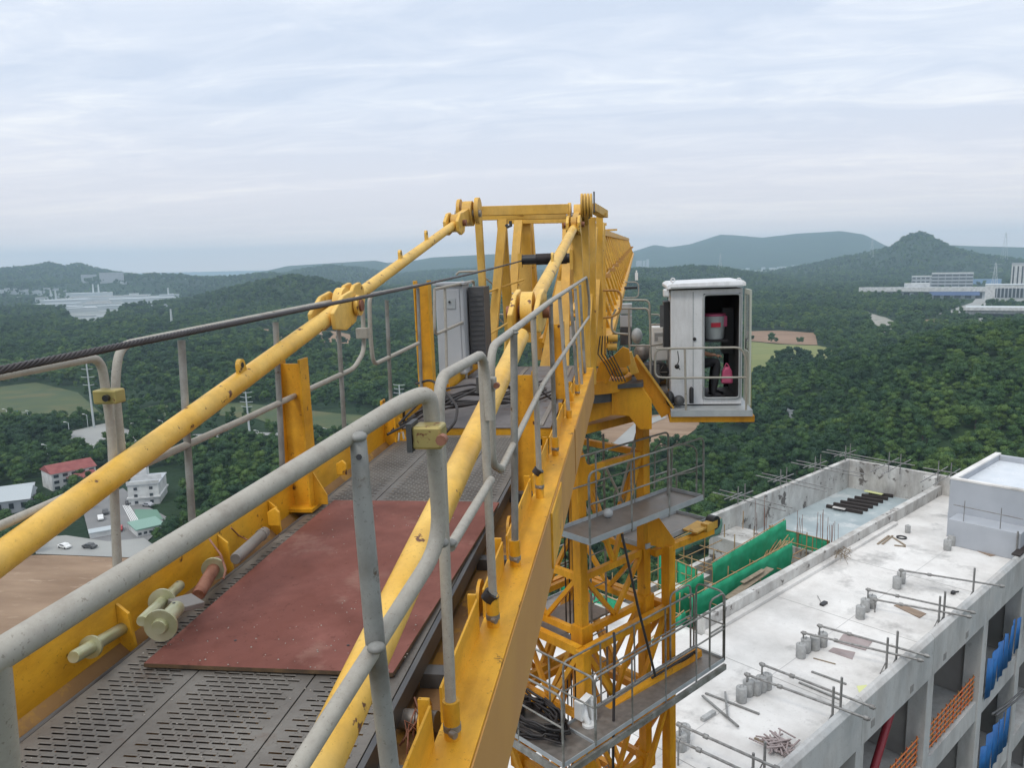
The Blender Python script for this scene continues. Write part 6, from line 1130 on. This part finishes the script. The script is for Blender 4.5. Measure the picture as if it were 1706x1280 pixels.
solo('wire_tie', MB().tube([c(385, 880, x=-2.0), c(398, 893, y=3.6), c(418, 903, y=3.5)], .004, 6).tube([c(349, 899, x=-2.0), c(368, 925, y=3.1), c(376, 950, y=3.0), c(372, 965, y=2.95)], .005, 6), RUSTM, 'thin dark wires hanging over the left beam by the rusty pin', 'wire', c(385, 880, x=-2.0), CR)
rg = np.random.default_rng(21)
for k in range(11):
    x0, y0_ = rg.uniform(-1.9, -1.4), rg.uniform(6.3, 7.4); pts = [(-1.95, 5.9 + .12 * k, -1.35), (x0, y0_ - .3, -1.28 + rg.uniform(0, .14)), (x0 + rg.uniform(.2, .55), y0_ + rg.uniform(.1, .6), -1.33 + rg.uniform(0, .18)), (x0 + rg.uniform(.4, .8), y0_ + rg.uniform(.6, 1.2), -1.37), (x0 + rg.uniform(.5, .9), y0_ + rg.uniform(1.2, 1.8), -1.36)]
    solo('hydraulic_hose', MB().tube(fillet(pts, .35, 7), .011, 7), HOSE, 'thin dark hose of the tangle on the deck by the second I post', 'hose', pts[0], CR, group='tangled hoses on the deck')
cc_ = c(745, 690, y=6.2); solo('hose_loop', MB().tube(fillet([c(693, 640, y=7.2), c(718, 632, y=7.0), c(745, 655, y=6.6), c(763, 680, y=6.2), c(758, 705, y=6.0), c(742, 722, y=5.95)], .3, 7), .012, 8), HOSE, 'longer dark hose curving in front of the tangle, down to the grating', 'hose', cc_, CR)
solo('shackle', MB().tube([c(664, 735, y=5.6), c(665, 722, y=5.6), c(671, 720, y=5.6), c(673, 732, y=5.6)], .008, 6), GALV, 'small bright shackle at the end of the left beam by the hoses', 'shackle', c(664, 735, y=5.6), CR)
mb = MB()
for k in range(8): mb.tube([(-.74 + rg.uniform(-.03, .03), 2.2 + .02 * k, -1.57), (-.72 + rg.uniform(-.03, .03), 2.24 + .02 * k, -1.5 + rg.uniform(-.02, .03)), (-.68, 2.28 + rg.uniform(-.06, .06), -1.55)], .0035, 5)
solo('wire_scrap', mb, RUSTM, 'bits of dark tie wire beside the right edge of the grating', 'wire', (-.74, 2.2, -1.57), CR)
# things in the cab
q = c(1190, 552, y=12.75); t = Thing('water_bucket', 'white translucent bucket with pink lid and red print hanging inside the cab', 'bucket', q, CR)
t.part('body', MB().tube([q + [0, 0, -.12], q + [0, 0, -.1], q + [0, 0, .25]], [.14, .15, .175], 20), mat('milky_plastic', (.55, .58, .58), .3)); t.part('lid', MB().cyl(q + [0, 0, .251], q + [0, 0, .285], .18, 20), PINK); t.part('print_patch', MB().box(q[0] - .07, q[0] + .08, q[1] - .18, q[1] - .163, q[2] + .08, q[2] + .15), REDP)
t.part('lid_flap', MB().box(q[0] + .13, q[0] + .19, q[1] - .1, q[1] + .04, q[2] + .08, q[2] + .25), PINK, bev=.01); t.part('shelf', MB().box(q[0] - .3, q[0] + .2, q[1] - .16, q[1] + .2, q[2] - .16, q[2] - .122), BLACKM)
q = c(1211, 640, y=12.6); t = Thing('pink_bag', 'pink plastic bag standing on the cab floor', 'bag', q, CR); t.part('body', MB().prism([q + [-.09, 0, 0], q + [.1, 0, 0], q + [.085, 0, .2], q + [.05, 0, .27], q + [-.03, 0, .27], q + [-.07, 0, .2]], (0, .16, 0)), PINK, bev=.03); t.part('handle', MB().tube(fillet([q + [-.03, .08, .26], q + [0, .08, .34], q + [.05, .08, .26]], .05), .01, 6), PINK)
def skinned(t, name, verts, edges, radii, mt, sub=2):
    me = D.meshes.new(name); me.from_pydata([tuple(np.array(v) - t.base) for v in verts], edges, []); o = D.objects.new(name, me); COL.objects.link(o); o.parent = t.o
    md = o.modifiers.new('skin', 'SKIN'); 
    for i, r in enumerate(radii): me.skin_vertices[0].data[i].radius = (r, r) if not hasattr(r, '__len__') else r
    me.skin_vertices[0].data[0].use_root = True; md.use_smooth_shade = True; s_ = o.modifiers.new('sub', 'SUBSURF'); s_.levels = sub; s_.render_levels = sub; me.materials.append(mt); return o
zq = zf + .05; hp = np.array([.99, 12.72, zq + .56])
t = Thing('person', 'operator in black clothes sitting sideways in the white cab, a hand on the knee', 'person', hp - [0, 0, .5], CR)
kn = np.array([1.42, 12.62, zq + .62]); kn2 = np.array([1.40, 12.86, zq + .58]); ft = np.array([1.34, 12.55, zq + .08]); ft2 = np.array([1.34, 12.88, zq + .08])
ch = hp + [-.06, 0, .42]; nk = hp + [-.06, 0, .60]; sh1, sh2 = ch + [.0, -.17, .08], ch + [.0, .17, .08]; el1 = sh1 + [.14, -.05, -.27]; el2 = sh2 + [.14, .05, -.27]
V = [hp, hp + [-.02, 0, .2], ch, nk, hp + [.08, -.09, 0], kn, ft, hp + [.08, .09, 0], kn2, ft2, sh1, el1, sh2, el2, ft + [.14, -.02, -.02], ft2 + [.14, 0, -.02]]
Ed = [(0, 1), (1, 2), (2, 3), (0, 4), (4, 5), (5, 6), (0, 7), (7, 8), (8, 9), (2, 10), (10, 11), (2, 12), (12, 13), (6, 14), (9, 15)]
skinned(t, 'body', V, Ed, [.15, .14, .15, .06, .10, .075, .05, .10, .075, .05, .07, .05, .07, .05, .04, .04], CLOTH)
for el, kk, s_ in ((el1, kn, 1), (el2, kn2, -1)):
    wr = kk + [-.10, 0, .10]; pm = kk + [-.02, 0, .095]; o = skinned(t, 'forearm', [el + [0, 0, -.0], (el + wr) / 2, wr, pm], [(0, 1), (1, 2), (2, 3)], [.045, .042, .03, (.042, .022)], SKIN)
    for f in range(4): b0 = pm + [.01, (-.03 + .02 * f), 0]; skinned(t, 'finger', [b0, b0 + [.04 + .006 * (f in (1, 2)), 0, -.008], b0 + [.065 + .008 * (f in (1, 2)), 0, -.035]], [(0, 1), (1, 2)], [.010, .009, .008], SKIN, 1)
    b0 = pm + [-.02, -.035 * s_, 0]; skinned(t, 'thumb', [b0, b0 + [.03, -.03 * s_, -.01], b0 + [.055, -.035 * s_, -.02]], [(0, 1), (1, 2)], [.012, .011, .009], SKIN, 1)
hd = nk + [.02, 0, .15]; t.part('head', MB().sphere(hd, .10, 18, 14, (1.0, .82, 1.2)).tube([nk - [0, 0, .02], hd - [0, 0, .05]], .055, 12), SKIN); t.part('hair', MB().sphere(hd + [-.018, 0, .03], .106, 18, 12, (.98, .85, 1.05)), HAIR)
t.part('nose', MB().sphere(hd + [.105, 0, -.01], .018, 8, 6, (1, .8, 1.5)), SKIN); t.part('mouth', MB().box(hd[0] + .088, hd[0] + .094, hd[1] - .022, hd[1] + .022, hd[2] - .062, hd[2] - .054), REDP)
for s_ in (-1, 1): t.part('eye', MB().sphere(hd + [.09, s_ * .032, .012], .011, 8, 6), BLACKM); t.part('ear', MB().sphere(hd + [0, s_ * .083, 0], .025, 8, 6, (.7, .4, 1.2)), SKIN); t.part('shoe', MB().sphere((ft if s_ < 0 else ft2) + [.08, 0, -.03], .075, 12, 8, (1.7, .7, .55)), BLACKM)
solo('cab_seat', MB().box(.75, 1.2, 12.5, 12.98, zq + .28, zq + .40).box(.73, .80, 12.5, 12.98, zq + .40, zq + 1.0).box(.9, 1.05, 12.66, 12.8, zq, zq + .28), BLACKM, 'black operator seat behind the wall of the white cab', 'seat', (.95, 12.7, zq), CR, bev=.02)
gp = MB(); rg = np.random.default_rng(31)
for k in range(420):
    x, y, r_ = rg.uniform(-1.9, -.82), rg.uniform(1.7, 6.2) if k % 3 else rg.uniform(1.7, 3), rg.uniform(.0012, .0045); z = -1.449
    if pc[0][1] < y < pc[2][1]: z = -1.4235 if k % 4 else -1.30 * 0 - 1.4235
    gp.add([(x - r_, y, z), (x, y - r_ * .8, z), (x + r_, y, z), (x, y + r_, z), (x, y, z + r_)], [(0, 1, 4), (1, 2, 4), (2, 3, 4), (3, 0, 4)])
solo('grit', gp, mat('pale_grit', (.34, .31, .27), .9), 'scattered pale grit on the plywood and grating', 'grit', (0, 0, 0), CR, kind='stuff')
#@@NEXT
